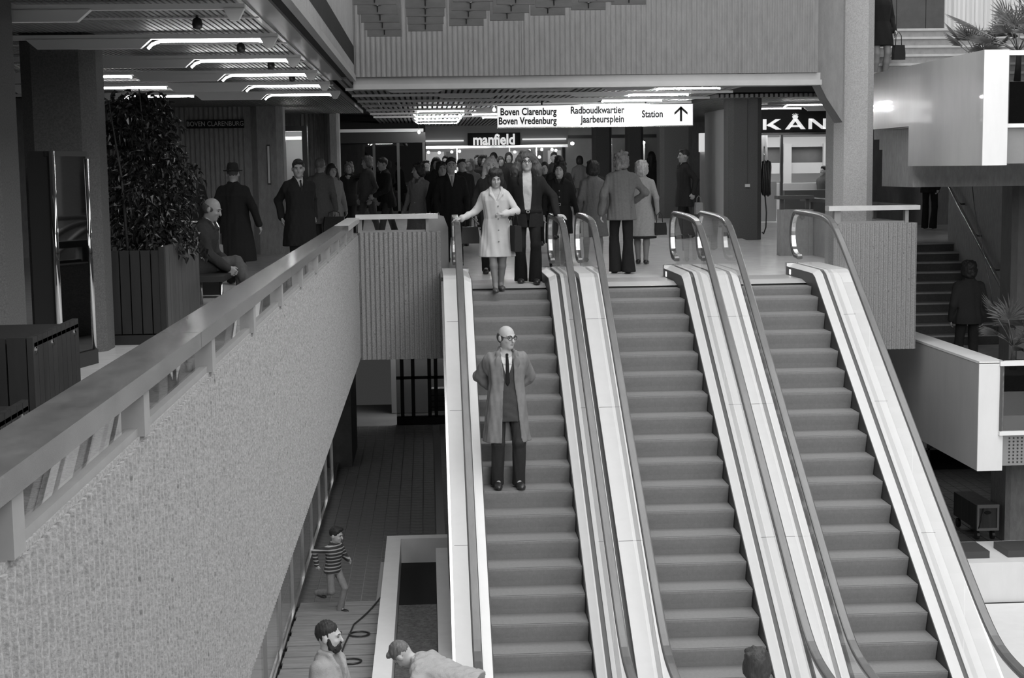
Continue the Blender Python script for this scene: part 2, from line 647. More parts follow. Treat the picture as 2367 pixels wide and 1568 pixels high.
# --- left arcade walls
ribbed_wall('wall_arcade_sign', (-6.6, 29.0), (-3.28, 29.0), 0.0, 3.0, 0.3, M_CONC_D, pitch=0.09, depth=0.03, label='ribbed concrete wall with the small black sign')
MB().box(-4.98, -4.95, 28.985, 29.05, 0, 3.0).build('panel_joint', M_COLUMN, None)['kind'] = 'structure'
mb = MB().cbox(-3.28, -2.68, 28.9, 29.6, 0.0, 3.0, .12)
struct('wall_arcade_end', mb, M_CONC_D, 'smooth concrete end of the arcade wall')
ribbed_wall('wall_arcade_recess', (-2.72, 33.4), (-2.05, 33.4), 0.14, 3.0, 0.3, M_CONC_D, pitch=0.09, depth=0.03, label='ribbed wall beyond the lit doorway')
mb = MB().cbox(-2.10, -1.86, 33.0, 33.6, 0.14, 3.0, .05)
struct('wall_arcade_pier', mb, M_CONC_D, 'slim concrete pier beyond the doorway')
mb = MB().box(-6.6, -2.7, 34.2, 34.4, 0.15, 3.0)
mb.box(-11.2, -11.0, -2, 40, 0, 3.0)
mb.box(-11, 13, 47.3, 47.5, 0.25, 3.0)
mb.box(-11, -6.6, 29.0, 29.2, 0, 3.0)
struct('wall_back', mb, M_CONC_D, 'plain walls at the back of the arcade')
# lit doorway
d = empty('door_1', (0, 0, 0))
d['kind'] = 'structure'
MB().box(-2.80, -2.72, 29.9, 30.0, 0.05, 2.35).box(-2.40, -2.30, 29.9, 30.05, 0.05, 2.35).box(-2.80, -2.30, 29.9, 30.0, 2.35, 2.45).build('door_frame', M_BLACK, d)
MB().box(-3.5, -2.45, 31.0, 31.05, 0.1, 2.4).build('door_panel', M_WHITE, d)
MB().box(-2.75, -2.45, 30.3, 30.36, 2.2, 2.25).build('door_lamp', E_TUBE, d)

# --- far left dark shop front
sf = empty('dark_shop_front', (-1.6, 40, 0.3))
sf['kind'] = 'structure'
P0 = (-1.6, 40, 0.3)


def lb(o, mb, name, m):
    q = mb.build(name, m, o)
    q.matrix_parent_inverse = Matrix.Translation(-Vector(o.location))
    return q


lb(sf, MB().box(-2.7, 0.0, 41.6, 41.7, 0.3, 2.9), 'back_panel', M_BLACKM)
lb(sf, MB().box(-2.7, 0.0, 40.0, 40.06, 2.28, 2.55), 'fascia', M_BLACK)
for x in (-2.62, -1.35, -0.72, -0.05):
    lb(sf, MB().box(x - .035, x + .035, 39.98, 40.05, 0.3, 2.28), 'mullion', M_DARKSTEEL)
for x0, x1 in ((-2.58, -1.39), (-1.31, -.76), (-.68, -.09)):
    lb(sf, MB().box(x0, x1, 40.0, 40.015, 0.5, 2.26), 'pane', M_GLASS_D)
lb(sf, MB().box(-2.7, 0.0, 39.98, 40.06, 0.30, 0.5), 'plinth', M_BLACK)
lb(sf, MB().box(-2.65, -.05, 39.95, 40.0, 2.56, 2.64), 'cornice', M_WHITE)

# --- shoe shop at the end
ss = empty('shoe_shop_front', (1.9, 45, 0.3))
ss['kind'] = 'structure'
lb(ss, MB().box(-0.36, 4.2, 45.0, 45.25, 2.20, 2.90), 'fascia', mat('shop fascia grey', .34, .6))
lb(ss, MB().box(-0.36, -0.16, 44.9, 45.3, 0.3, 2.72), 'end_pier', M_WHITE)
lb(ss, MB().box(-0.36, 4.2, 46.9, 47.0, 0.3, 2.9), 'rear_wall', mat('shop rear grey', .4, .6))
lb(ss, MB().box(-0.2, 4.2, 44.98, 45.06, 2.18, 2.26), 'soffit_trim', M_STEEL)
lb(ss, MB().box(-.05, 1.12, 44.93, 44.97, 2.385, 2.425), 'light_strip', emit('strip lamp', .7))
lb(ss, MB().box(2.85, 4.15, 44.93, 44.97, 2.40, 2.44), 'light_strip', emit('strip lamp', .7))
lb(ss, MB().box(1.24, 2.78, 44.90, 44.96, 2.255, 2.62), 'sign_backing', M_BLACKM)
text_mesh('lettering', 'manfield', 0.43, emit('letter glow', 0.62, .7), ss, (0.11, -0.14, 2.11), extrude=0.03, xscale=0.86, offset=0.012)
for x0, x1 in ((-.1, .82), (.95, 1.7), (2.5, 3.2), (3.3, 4.15)):
    lb(ss, MB().box(x0, x1, 45.05, 45.06, 0.55, 2.15), 'pane', M_GLASS)
    lb(ss, MB().box(x0 - .05, x0 - .01, 45.02, 45.1, 0.3, 2.2), 'mullion', M_STEEL)
for i, (x, z) in enumerate(((.08, 2.08), (.40, 2.07), (.78, 2.09), (1.0, 2.1), (2.66, 2.06), (3.12, 2.1), (3.45, 2.12), (3.78, 2.12), (3.92, 2.1), (.3, 1.86), (3.4, 1.9), (-.05, 1.75), (.86, 1.5))):
    lb(ss, MB().lathe([(.004, -.04), (.035, -.025), (.04, 0), (.03, .03), (.005, .04)], (x, 45.3 + (i % 3) * .3, z), 8), 'shop_lamp', E_SHOP)
for x0, x1, v in ((.0, .55, 1), (.62, .9, 0), (2.55, 2.8, 1), (3.0, 3.18, 1), (3.35, 3.55, 0), (3.7, 4.1, 1)):
    lb(ss, MB().box(x0, x1, 46.2, 46.26, 0.5, 2.1), 'display_panel', M_WHITE if v else M_DARKSTEEL)
area_light('shoe_shop_light', (1.9, 46.0, 2.7), 4.0, 1.2, 16)

# --- jeweller with the crowned sign
ks = empty('corner_shop', (8.6, 35, 0.22))
ks['kind'] = 'structure'
lb(ks, MB().box(7.45, 12.0, 35.0, 35.2, 2.30, 2.95), 'fascia', M_BLACKM)
lb(ks, MB().box(7.45, 12.0, 34.96, 35.04, 2.26, 2.31), 'fascia_trim', M_STEEL)
lb(ks, MB().box(7.30, 12.0, 39.0, 39.1, 0.22, 2.95), 'rear_wall', M_WHITE)
lb(ks, MB().box(7.2, 7.3, 36.0, 39.1, 0.22, 2.95), 'side_wall', M_WHITE)
lb(ks, MB().box(8.22, 8.28, 35.0, 35.08, 0.22, 2.28), 'mullion', M_STEEL)
lb(ks, MB().box(8.28, 11.8, 35.02, 35.03, 1.0, 2.26), 'pane', M_GLASS)
lb(ks, MB().box(7.78, 8.2, 35.3, 35.34, 0.25, 1.18), 'door_leaf', M_WHITE)
lb(ks, MB().box(8.3, 12, 34.9, 35.2, 0.22, 0.98), 'stall_riser', M_GREY)
for z0, z1 in ((2.02, 2.27), (1.35, 1.62)):
    lb(ks, MB().box(8.35, 12, 38.4, 38.5, z0, z1), 'white_shelf_band', M_WHITE)
for x in (9.18, 10.2):
    lb(ks, MB().box(x - .1, x + .1, 38.3, 38.4, 0.6, 2.1), 'white_post', M_WHITE)
lb(ks, MB().box(8.36, 12, 38.6, 38.7, 1.62, 2.02), 'dark_recess', M_GREY)
lb(ks, MB().box(8.4, 9.9, 36.8, 37.3, 0.95, 1.12), 'counter', M_WHITE)
for i in range(9):
    x = 7.42 + i * .09
    lb(ks, MB().tube([(x, 36.2, 1.3), (x, 36.2, 2.28)], 0.045, 6), 'curtain_fold', M_WHITE)
KW = emit('shop sign letters', 0.62, .75)
# letters built from their strokes
def kan(letter, x0):
    polys = {'K': [[(0, 0), (.08, 0), (.08, .24), (0, .24)], [(.08, .10), (.30, .24), (.42, .24), (.14, .07)], [(.10, .10), (.20, .145), (.43, .0), (.30, .0)]],
             'A': [[(0, 0), (.10, 0), (.28, .24), (.19, .24)], [(.20, .24), (.29, .24), (.48, 0), (.37, 0)], [(.10, .05), (.38, .05), (.34, .095), (.14, .095)]],
             'N': [[(0, 0), (.08, 0), (.08, .24), (0, .24)], [(.34, 0), (.42, 0), (.42, .24), (.34, .24)], [(0, .24), (.11, .24), (.42, 0), (.31, 0)]]}[letter]
    q = MB()
    for p in polys:
        q.prism([(x0 + a, 2.385 + b) for a, b in p], 34.975, 34.999, 'y')
    lb(ks, q, 'letter', KW)


kan('K', 7.80)
kan('A', 8.32)
kan('N', 8.87)
cr = MB()
cx, cz = 8.555, 2.665
cr.prism([(cx - .05, cz - .035), (cx + .05, cz - .035), (cx + .07, cz + .02), (cx - .07, cz + .02)], 34.975, 34.999, 'y')
for k in range(5):
    a = (k - 2) * .4
    sx, sz = math.sin(a), math.cos(a)
    cr.prism([(cx + sx * .03 - .012, cz + .01), (cx + sx * .03 + .012, cz + .01), (cx + sx * .10, cz + .085 * sz + .01)], 34.976, 34.998, 'y')
lb(ks, cr, 'crown_emblem', KW)
area_light('corner_shop_light', (9.4, 36.8, 2.6), 3.4, 2.0, 60)

# far shop windows between the columns
fw = empty('window_1', (5.6, 46.5, 0.3))
fw['kind'] = 'structure'
lb(fw, MB().box(4.3, 7.2, 46.9, 47.0, 0.3, 2.9), 'rear_panel', M_GREY)
lb(fw, MB().box(5.36, 5.68, 46.4, 46.45, 0.8, 2.55), 'lit_panel', emit('window glow', .5))
lb(fw, MB().box(6.25, 6.70, 46.4, 46.45, 0.9, 2.3), 'pale_panel', M_WHITE)
for i, (x, z) in enumerate(((5.42, 2.3), (5.6, 2.25), (6.35, 2.2), (6.5, 2.15), (6.62, 2.3), (4.45, 2.3))):
    lb(fw, MB().lathe([(.004, -.05), (.05, -.03), (.055, 0), (.05, .03), (.005, .05)], (x, 46.2, z), 8), 'window_lamp', E_SHOP)
lb(fw, MB().box(4.3, 7.2, 46.2, 46.25, 2.45, 2.55), 'lintel', M_DARKSTEEL)
# bright stall on the right of the profile man
rw = empty('window_2', (8.0, 42, 0.3))
rw['kind'] = 'structure'
lb(rw, MB().box(7.45, 7.70, 41.0, 41.2, 0.3, 2.1), 'lit_column', M_WHITE)
lb(rw, MB().box(7.42, 7.78, 40.9, 41.2, 1.95, 2.45), 'lit_box', emit('stall glow', .55))
lb(rw, MB().box(7.85, 8.9, 42.0, 42.1, 0.3, 2.4), 'pale_wall', M_WHITE)
lb(rw, MB().box(7.98, 8.35, 41.9, 41.99, 0.3, 1.9), 'door_leaf', M_GREY)
lb(rw, MB().box(7.72, 8.0, 41.2, 41.4, 2.05, 2.75), 'dark_box', M_BLACK)

# --- stair core on the right
mb = MB().box(6.98, 7.28, 18.8, 21.75, 1.53, 2.965)
mb.box(6.98, 7.28, 21.75, 23.6, 2.10, 2.965)
struct('wall_upper_stair', mb, M_MARBLE_P, 'polished pale stone parapet of the upper stair landing')
mb = MB().box(6.975, 7.29, 18.785, 18.799, 1.53, 2.965)
struct('trim_8', mb, M_MARBLE, 'white marble end face of the upper parapet')
mb = MB().box(7.10, 10.4, 21.9, 23.4, 1.22, 2.09)
struct('wall_landing_beam', mb, M_CONC_D, 'concrete beam under the upper landing')
mb = MB().box(7.30, 10.4, 18.9, 21.85, 1.55, 2.05)
struct('floor_upper_landing', mb, M_GREY, 'upper stair landing')
mb = MB().box(7.04, 7.36, 18.92, 27.0, -2.4, -1.0)
struct('wall_lower_stair', mb, M_MARBLE_P, 'polished pale stone parapet of the lower stair landing')
mb = MB().box(7.035, 7.365, 18.9, 18.919, -2.4, -0.99)
mb.box(7.035, 7.365, 18.9, 27.0, -1.0, -0.97)
struct('trim_9', mb, M_MARBLE, 'white marble end and capping of the lower parapet')
mb = MB().box(7.36, 10.4, 19.0, 26.6, -2.3, -1.7)
struct('floor_lower_landing', mb, M_FLOOR, 'lower stair landing')
mb = MB().box(10.38, 10.6, 24.6, 29.75, -4.0, 3.0)
struct('wall_stair_right', mb, M_CONC_D, 'grey concrete wall beside the lower stair')
mb = MB().cbox(9.45, 9.95, 24.0, 24.6, -4.0, 1.2, .08)
struct('wall_stair_pier', mb, M_CONC_W, 'pale pier at the right edge of the stair')
mb = MB().box(9.2, 12.5, 33.9, 34.0, 0.0, 2.9)
struct('wall_stair_back', mb, M_CONC_W, 'plain pale wall behind the stair head')

stair = empty('stair_lower', (8.9, 28, 0))
stair['kind'] = 'structure'
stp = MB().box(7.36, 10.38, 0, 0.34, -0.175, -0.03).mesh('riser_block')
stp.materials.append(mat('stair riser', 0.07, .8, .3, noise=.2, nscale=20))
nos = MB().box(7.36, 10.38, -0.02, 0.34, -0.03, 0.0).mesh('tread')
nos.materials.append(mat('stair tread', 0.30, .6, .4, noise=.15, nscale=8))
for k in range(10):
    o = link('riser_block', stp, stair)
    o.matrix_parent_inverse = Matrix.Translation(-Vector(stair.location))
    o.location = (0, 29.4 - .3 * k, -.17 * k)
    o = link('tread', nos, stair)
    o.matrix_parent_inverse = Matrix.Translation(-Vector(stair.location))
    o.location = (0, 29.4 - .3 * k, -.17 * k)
stair2 = empty('stair_upper', (8.9, 25, 2.1))
stair2['kind'] = 'structure'
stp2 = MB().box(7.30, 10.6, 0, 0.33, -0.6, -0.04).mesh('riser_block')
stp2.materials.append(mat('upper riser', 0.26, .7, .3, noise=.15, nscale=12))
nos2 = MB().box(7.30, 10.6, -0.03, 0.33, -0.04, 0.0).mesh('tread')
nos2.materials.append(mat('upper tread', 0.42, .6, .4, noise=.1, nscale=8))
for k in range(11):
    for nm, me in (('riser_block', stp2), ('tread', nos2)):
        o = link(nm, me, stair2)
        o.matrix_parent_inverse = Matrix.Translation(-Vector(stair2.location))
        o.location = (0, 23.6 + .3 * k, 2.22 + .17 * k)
mb = MB().box(7.3, 12.5, 26.9, 29.6, 3.6, 3.94)
struct('floor_top_landing', mb, M_GREY, 'top landing of the upper stair')
dp = empty('door_2', (9.1, 28, 3.95))
dp['kind'] = 'structure'
for x0, x1 in ((8.1, 8.72), (8.73, 9.27), (9.28, 9.62)):
    lb(dp, MB().box(x0, x1, 28.0, 28.06, 3.94, 6.6), 'dark_door_panel', mat('dark veneer', .06, .5, .4, noise=.2, nscale=6))
ribbed_wall('wall_top_right', (9.64, 28.2), (13.5, 28.2), 3.94, 6.8, .2, mat('white curtain wall', .62, .8, .3, noise=.1, nscale=3, stretch=(4, 1, .1)), pitch=.17, depth=.06, label='pale folded curtain wall above the upper stair')

# glass balustrades and spandrels at the right edge
for z, nm in ((2.05, 'upper'), (-1.88, 'lower')):
    g = empty('landing_balustrade', (7.3, 18.85, z))
    tag(g, 'glass %s landing balustrade with pale top rail and perforated panel' % nm, 'balustrade')
    top = z + .91
    lb(g, MB().box(7.30, 9.6, 18.86, 18.94, top - .06, top), 'top_rail', M_WHITE)
    lb(g, MB().box(7.30, 9.6, 18.84, 18.96, z - .05, z + .0), 'bottom_rail', M_WHITE)
    lb(g, MB().box(7.33, 9.6, 18.90, 18.91, z + .0, top - .06), 'glass_pane', M_GLASS_D)
    lb(g, MB().box(7.31, 7.335, 18.87, 18.93, z, top - .06), 'post', M_DARKSTEEL)
    lb(g, MB().box(7.30, 9.6, 18.92, 18.99, z - .46, z - .05), 'spandrel_panel', M_GREY)
    holes = MB()
    for i in range(5):
        for j in range(8):
            holes.lathe([(.012, 0), (.012, .004)], (0, 0, 0), 6)
            m_ = len(holes.v) - 12
            cxh, czh = 7.46 + i * .055, z - .1 - j * .045
            for q in range(12):
                a, b, c = holes.v[m_ + q]
                holes.v[m_ + q] = (cxh + a, 18.918 - c, czh + b)
    hp = lb(g, holes, 'perforations', M_BLACK)
    hp['kind'] = 'stuff'

# stair handrail on the wall
hr = empty('stair_handrail', (10.1, 27.6, 0))
tag(hr, 'bright metal handrail sloping down the stair wall', 'handrail')
lb(hr, MB().tube([(10.22, 29.6, 1.15), (10.22, 29.3, 1.12), (10.22, 26.2, -0.80)], 0.035, 8), 'rail', M_STEEL)
for t in (.15, .45, .75, .95):
    y, z = 29.3 + (26.2 - 29.3) * t, 1.12 + (-1.92) * t
    lb(hr, MB().tube([(10.22, y, z), (10.30, y, z - .06), (10.375, y, z - .06)], 0.018, 6), 'bracket', M_DARKSTEEL)

# --- lower left: glazed shop front along the arcade
wf = empty('window_3', (-1.77, 18, ZL))
wf['kind'] = 'structure'
for k in range(12):
    y0 = 9.0 + k * 1.6
    lb(wf, MB().box(-1.785, -1.77, y0 + .02, y0 + 1.58, ZL + .1, -1.06), 'pane', M_GLASS_R)
    lb(wf, MB().box(-1.81, -1.75, y0 - .02, y0 + .02, ZL, -1.06), 'mullion', M_STEEL)
lb(wf, MB().box(-1.81, -1.75, 9.0, 28.3, ZL, ZL + .1), 'sill', M_STEEL)
mb = MB().box(-4.6, -4.5, 5, 33, ZL, -1.05)
struct('wall_shop_inner', mb, M_WHITE, 'inner wall of the glazed lower shop')
mb = MB().box(-3.2, -1.9, 28.4, 33.5, ZL, -1.05)
mb.box(-1.95, -1.5, 28.3, 30.4, ZL, -1.05)
struct('wall_lower_left', mb, mat('dark lower wall', .06, .7, .3, noise=.3, nscale=4), 'dark piers at the end of the lower arcade')
for x0, x1, y, z0, z1 in ((-3.1, -3.05, 14.5, ZL, -1.6), (-3.3, -3.22, 16.8, ZL, -1.4), (-2.9, -2.7, 18.9, ZL, -2.2), (-2.6, -2.52, 12.7, ZL, -1.5)):
    o = MB().box(x0, x1, y, y + .5, z0, z1).build('display_stand', M_WHITE)
    tag(o, 'pale display stand inside the glazed lower shop', 'stand', 'display stands behind the lower shop glass')
# far lower shop
lf = empty('window_4', (-0.2, 33, ZL))
lf['kind'] = 'structure'
lb(lf, MB().box(-.75, 1.2, 33.0, 33.1, ZL, ZL + .18), 'plinth', M_BLACK)
for x in (-.62, -.38, -.02, .12):
    lb(lf, MB().box(x - .04, x + .04, 33.0, 33.06, ZL + .15, -1.06), 'mullion', M_BLACK)
for z in (-3.0, -2.55, -2.36):
    lb(lf, MB().box(-.75, 1.2, 33.0, 33.05, z, z + .07), 'transom', M_BLACK)
lb(lf, MB().box(-.75, 1.2, 33.03, 33.04, ZL + .18, -1.06), 'pane', M_GLASS_D)
lb(lf, MB().box(-.9, 1.4, 34.6, 34.7, ZL, -1.06), 'rear_wall', M_WHITE)
lb(lf, MB().box(-.05, .4, 33.2, 33.5, ZL + .25, ZL + .75), 'poster_box', M_WHITE)
for k in range(3):
    lb(lf, MB().box(0.02, .34, 33.19, 33.199, ZL + .33 + k * .13, ZL + .36 + k * .13), 'poster_line', M_DARKSTEEL)
for k, x in enumerate((-.66, -.3, .1, .45)):
    lb(lf, MB().box(x, x + .22, 34.0, 34.1, -2.3, -1.4 + .1 * (k % 2)), 'pale_panel', M_WHITE)
area_light('lower_shop_and_fill_light', (0.1, 34.0, -1.1), 1.6, .8, 40)
area_light('lower_shop_and_fill_light', (-3.2, 18.0, -1.08), 2.2, 18.0, 110)  # unseen lamp added to brighten the glazed shop front
area_light('lower_shop_and_fill_light', (8.6, 25.0, -2.34), 2.0, .8, 7)  # unseen lamp added under the landing so the shelving shows
# marble pit kerb
kb = empty('marble_kerb', (-0.3, 18, ZL))
tag(kb, 'white marble kerb around the dark pit beside the left escalator', 'kerb')
KZ = ZL + .38
lb(kb, MB().box(-.66, -.46, 12.0, 21.25, ZL, KZ), 'side_slab', M_MARBLE)
lb(kb, MB().box(-.46, .20, 21.05, 21.25, ZL, KZ), 'end_slab', M_MARBLE)
lb(kb, MB().box(0.03, .19, 12.0, 20.55, ZL, KZ - .02), 'inner_block', M_MARBLE)
lb(kb, MB().box(-.46, .03, 12.0, 21.05, ZL + .0, ZL + .03), 'pit_floor', M_BLACKM)
lb(kb, MB().box(-.455, .025, 12.0, 18.85, ZL + .031, ZL + .06), 'sand_bed', mat('pit rubble', .13, .95, .2, noise=.5, nscale=25, bump=.5))

# wooden platform with planks
pf = empty('board_platform', (-1.2, 17, ZL))
tag(pf, 'platform of grey scaffold boards beside the marble kerb', 'platform')
for k in range(36):
    y = 11.9 + k * .2
    lb(pf, MB().box(-1.74 + .01 * (k % 3), -.68, y + .008, y + .192, ZL + .02, ZL + .055 + .004 * (k % 2)), 'plank', M_PLANK)
for x in (-1.5, -.9):
    lb(pf, MB().box(x - .04, x + .04, 11.9, 19.1, ZL, ZL + .02), 'bearer', M_WOOD_D)
# cable on the boards
pts = []
for i in range(120):
    t = i / 119
    y = 19.2 - 4.6 * t
    x = -.70 - .33 * min(1, t * 4) + .05 * math.sin(9 * t)
    pts.append((x, y, ZL + .07))
    if i in (40, 66, 88):
        for q in range(14):
            a = 2 * math.pi * q / 14
            pts.append((x + .12 - .12 * math.cos(a), y + .10 * math.sin(a), ZL + .072))
o = MB().tube(pts, .011, 5).build('power_cable', M_BLACK)
tag(o, 'black power cable looping over the grey boards', 'cable')

# --- lower right: bench, cushions, crate, shelving, column
o = MB().box(5.6, 12, 18.4, 19.48, ZL, ZL + .52).build('stone_bench', M_MARBLE)
tag(o, 'long white stone bench below the stair landing', 'bench')
for x0, lab in ((6.62, 'dark square seat cushion nearest the right escalator'), (7.36, 'dark square seat cushion at the right picture edge')):
    o = MB().box(x0, x0 + .50, 18.62, 19.12, ZL + .52, ZL + .61).build('seat_cushion', mat('cushion vinyl', .05, .5, .4))
    tag(o, lab, 'cushion')
ct = empty('wooden_crate', (8.1, 22, ZL))
tag(ct, 'wooden box trolley with dark hand hole on the tiled floor', 'trolley')
lb(ct, MB().box(8.02, 8.33, 21.5, 22.5, ZL + .17, ZL + .53), 'body', M_WOOD_M)
for x0, x1, z0, z1 in ((8.01, 8.34, .50, .55), (8.01, 8.34, .16, .20), (8.01, 8.04, .2, .5), (8.31, 8.34, .2, .5)):
    lb(ct, MB().box(x0, x1, 21.47, 21.51, ZL + z0, ZL + z1), 'edge_batten', mat('pale batten', .2, .7, .3))
lb(ct, MB().prism([(8.175 + .05 * math.cos(a * .5236), ZL + .43 + .025 * math.sin(a * .5236)) for a in range(12)], 21.48, 21.499, 'y'), 'hand_hole', M_BLACKM)
lb(ct, MB().tube([(8.10, 21.46, ZL + .5), (8.07, 21.455, ZL + .35), (8.03, 21.46, ZL + .2)], .006, 5), 'cord', M_BLACK)
for x, y in ((8.06, 21.6), (8.29, 21.6), (8.06, 22.4), (8.29, 22.4)):
    w = MB()
    w.prism([(y + .07 * math.cos(a * .5236), ZL + .072 + .07 * math.sin(a * .5236)) for a in range(12)], x - .02, x + .02, 'x')
    lb(ct, w, 'wheel', M_BLACK)
o = MB().cbox(8.42, 9.1, 21.4, 22.1, ZL, -2.4, .06).build('column', M_CONC_D)
tag(o, 'plain concrete column behind the wooden box trolley', 'column')
sh = empty('shelving_rack', (8.8, 26.5, ZL))
tag(sh, 'dark shelving with leaning goods in the lower shop', 'shelf')
for z in (ZL + .45, ZL + .95, ZL + 1.4):
    lb(sh, MB().box(7.6, 10.2, 26.3, 26.7, z, z + .03), 'shelf_board', M_WOOD_M)
for x in (7.6, 8.9, 10.2):
    lb(sh, MB().box(x - .02, x + .02, 26.3, 26.7, ZL, ZL + 1.8), 'upright', M_WOOD_D)
lb(sh, MB().box(7.5, 10.3, 26.75, 26.8, ZL, -2.3), 'back_board', M_BLACKM)
rr = random.Random(3)
for z in (ZL + .48, ZL + .98, ZL + 1.43):
    x = 7.7
    while x < 10.0:
        w = rr.uniform(.03, .09)
        h = rr.uniform(.18, .36)
        l = rr.uniform(-.08, .12)
        b = MB().prism([(x, z), (x + w, z), (x + w + l, z + h), (x + l, z + h)], 26.35, 26.55, 'y')
        g = b.build('leaning_board', mat('goods %d' % rr.randint(0, 3), rr.choice((.04, .1, .18, .3)), .7))
        tag(g, 'flat board leaning on the dark lower shop shelving', 'board', 'boards on the lower shop shelving')
        x += w + rr.uniform(.05, .3)

# low wall and rail at the stair side, behind the right escalator
mb = MB().box(6.12, 6.69, 26.0, 26.3, 0, .80)
struct('wall_stair_head', mb, M_CONC_D, 'low grey wall behind the tall pale column')
o = MB().box(6.05, 6.69, 25.95, 26.2, .98, 1.04).build('counter_rail', M_DARKSTEEL)
for x in (6.15, 6.6):
    MB().box(x - .03, x + .03, 26.05, 26.12, .80, .98).build('rail_post', M_DARKSTEEL, o)
tag(o, 'dark rail on the low wall left of the tall pale column', 'railing')

# ================================================================== ESCALATORS
TAN = math.tan(math.radians(33.4))
YZ = 19.87


def zline(y, c=0.22):
    """height of the step noses: flat at the top landing, 33 degree slope, flat at the bottom"""
    u = (y - YZ) * TAN
    z = 0.5 * (u - math.sqrt(u * u + c * c))
    w = z - ZL
    return ZL + 0.5 * (w + math.sqrt(w * w + c * c))


# nose positions: one step length apart along the chain
noses = []
y = 16.772
s_ = 0.0
STEP = 0.385
ys_up = [y]
yy, acc = y, 0.0
while yy < 20.75:
    dz = zline(yy + .002) - zline(yy)
    acc += math.hypot(.002, dz)
    yy += .002
    if acc >= STEP:
        ys_up.append(yy)
        acc = 0.0
yy, acc = y, 0.0
ys_dn = []
while yy > 12.6:
    dz = zline(yy) - zline(yy - .002)
    acc += math.hypot(.002, dz)
    yy -= .002
    if acc >= STEP:
        ys_dn.append(yy)
        acc = 0.0
noses = ys_dn[::-1] + ys_up

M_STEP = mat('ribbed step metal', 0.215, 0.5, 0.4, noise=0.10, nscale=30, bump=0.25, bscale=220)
M_TREADLINE = mat('step nosing', 0.09, 0.6, 0.3)
prof = [(0.0, -0.002), (0.002, 0.0), (STEP + .03, 0.0), (STEP + .03, -0.26), (0.075, -0.26), (0.062, -0.21), (0.045, -0.15), (0.02, -0.08), (0.004, -0.03)]
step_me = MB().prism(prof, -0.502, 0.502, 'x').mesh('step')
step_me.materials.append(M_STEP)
step_me.materials.append(mat('grooved tread light-balanced', 0.19, 0.55, 0.35, noise=0.10, nscale=30, bump=0.3, bscale=220))  # tread colour set darker than the riser to offset stronger light from above
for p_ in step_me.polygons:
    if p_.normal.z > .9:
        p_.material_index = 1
nose_me = MB().box(-0.50, 0.50, 0.006, 0.024, 0.0, 0.0012).mesh('nosing_groove')
nose_me.materials.append(M_TREADLINE)


def zdeck(y):
    """casing height: a crisp bend where the slope meets the landing"""
    u = (y - 20.0) * TAN
    z = 0.5 * (u - math.sqrt(u * u + .0009))
    w = z - ZL
    return ZL + 0.5 * (w + math.sqrt(w * w + .01))


def deck_path(c=0.10, y0=12.3, y1=21.55, n=70, up=0.0):
    out = []
    for i in range(n):
        y = y0 + (y1 - y0) * i / (n - 1)
        out.append((y, zdeck(y) + up))
    return out


def rail_path():
    pts = []
    R = 0.9
    for i in range(60):
        y = 12.9 + (21.62 - 12.9) * i / 59
        # the rail keeps 0.9 m above the noses, with a wider bend at the top
        u = (y - (YZ - 0.10)) * TAN
        z = 0.5 * (u - math.sqrt(u * u + .05))
        w = z - ZL
        z = ZL + 0.5 * (w + math.sqrt(w * w + .05))
        pts.append((y, z + 0.915))
    zt = pts[-1][1]
    r = .33
    for k in range(1, 15):
        a = math.pi * k / 15
        pts.append((21.62 + r * math.sin(a) * 0.95, zt - r + r * math.cos(a)))
    pts.append((21.62 - .12, zt - 2 * r - .005))
    return pts


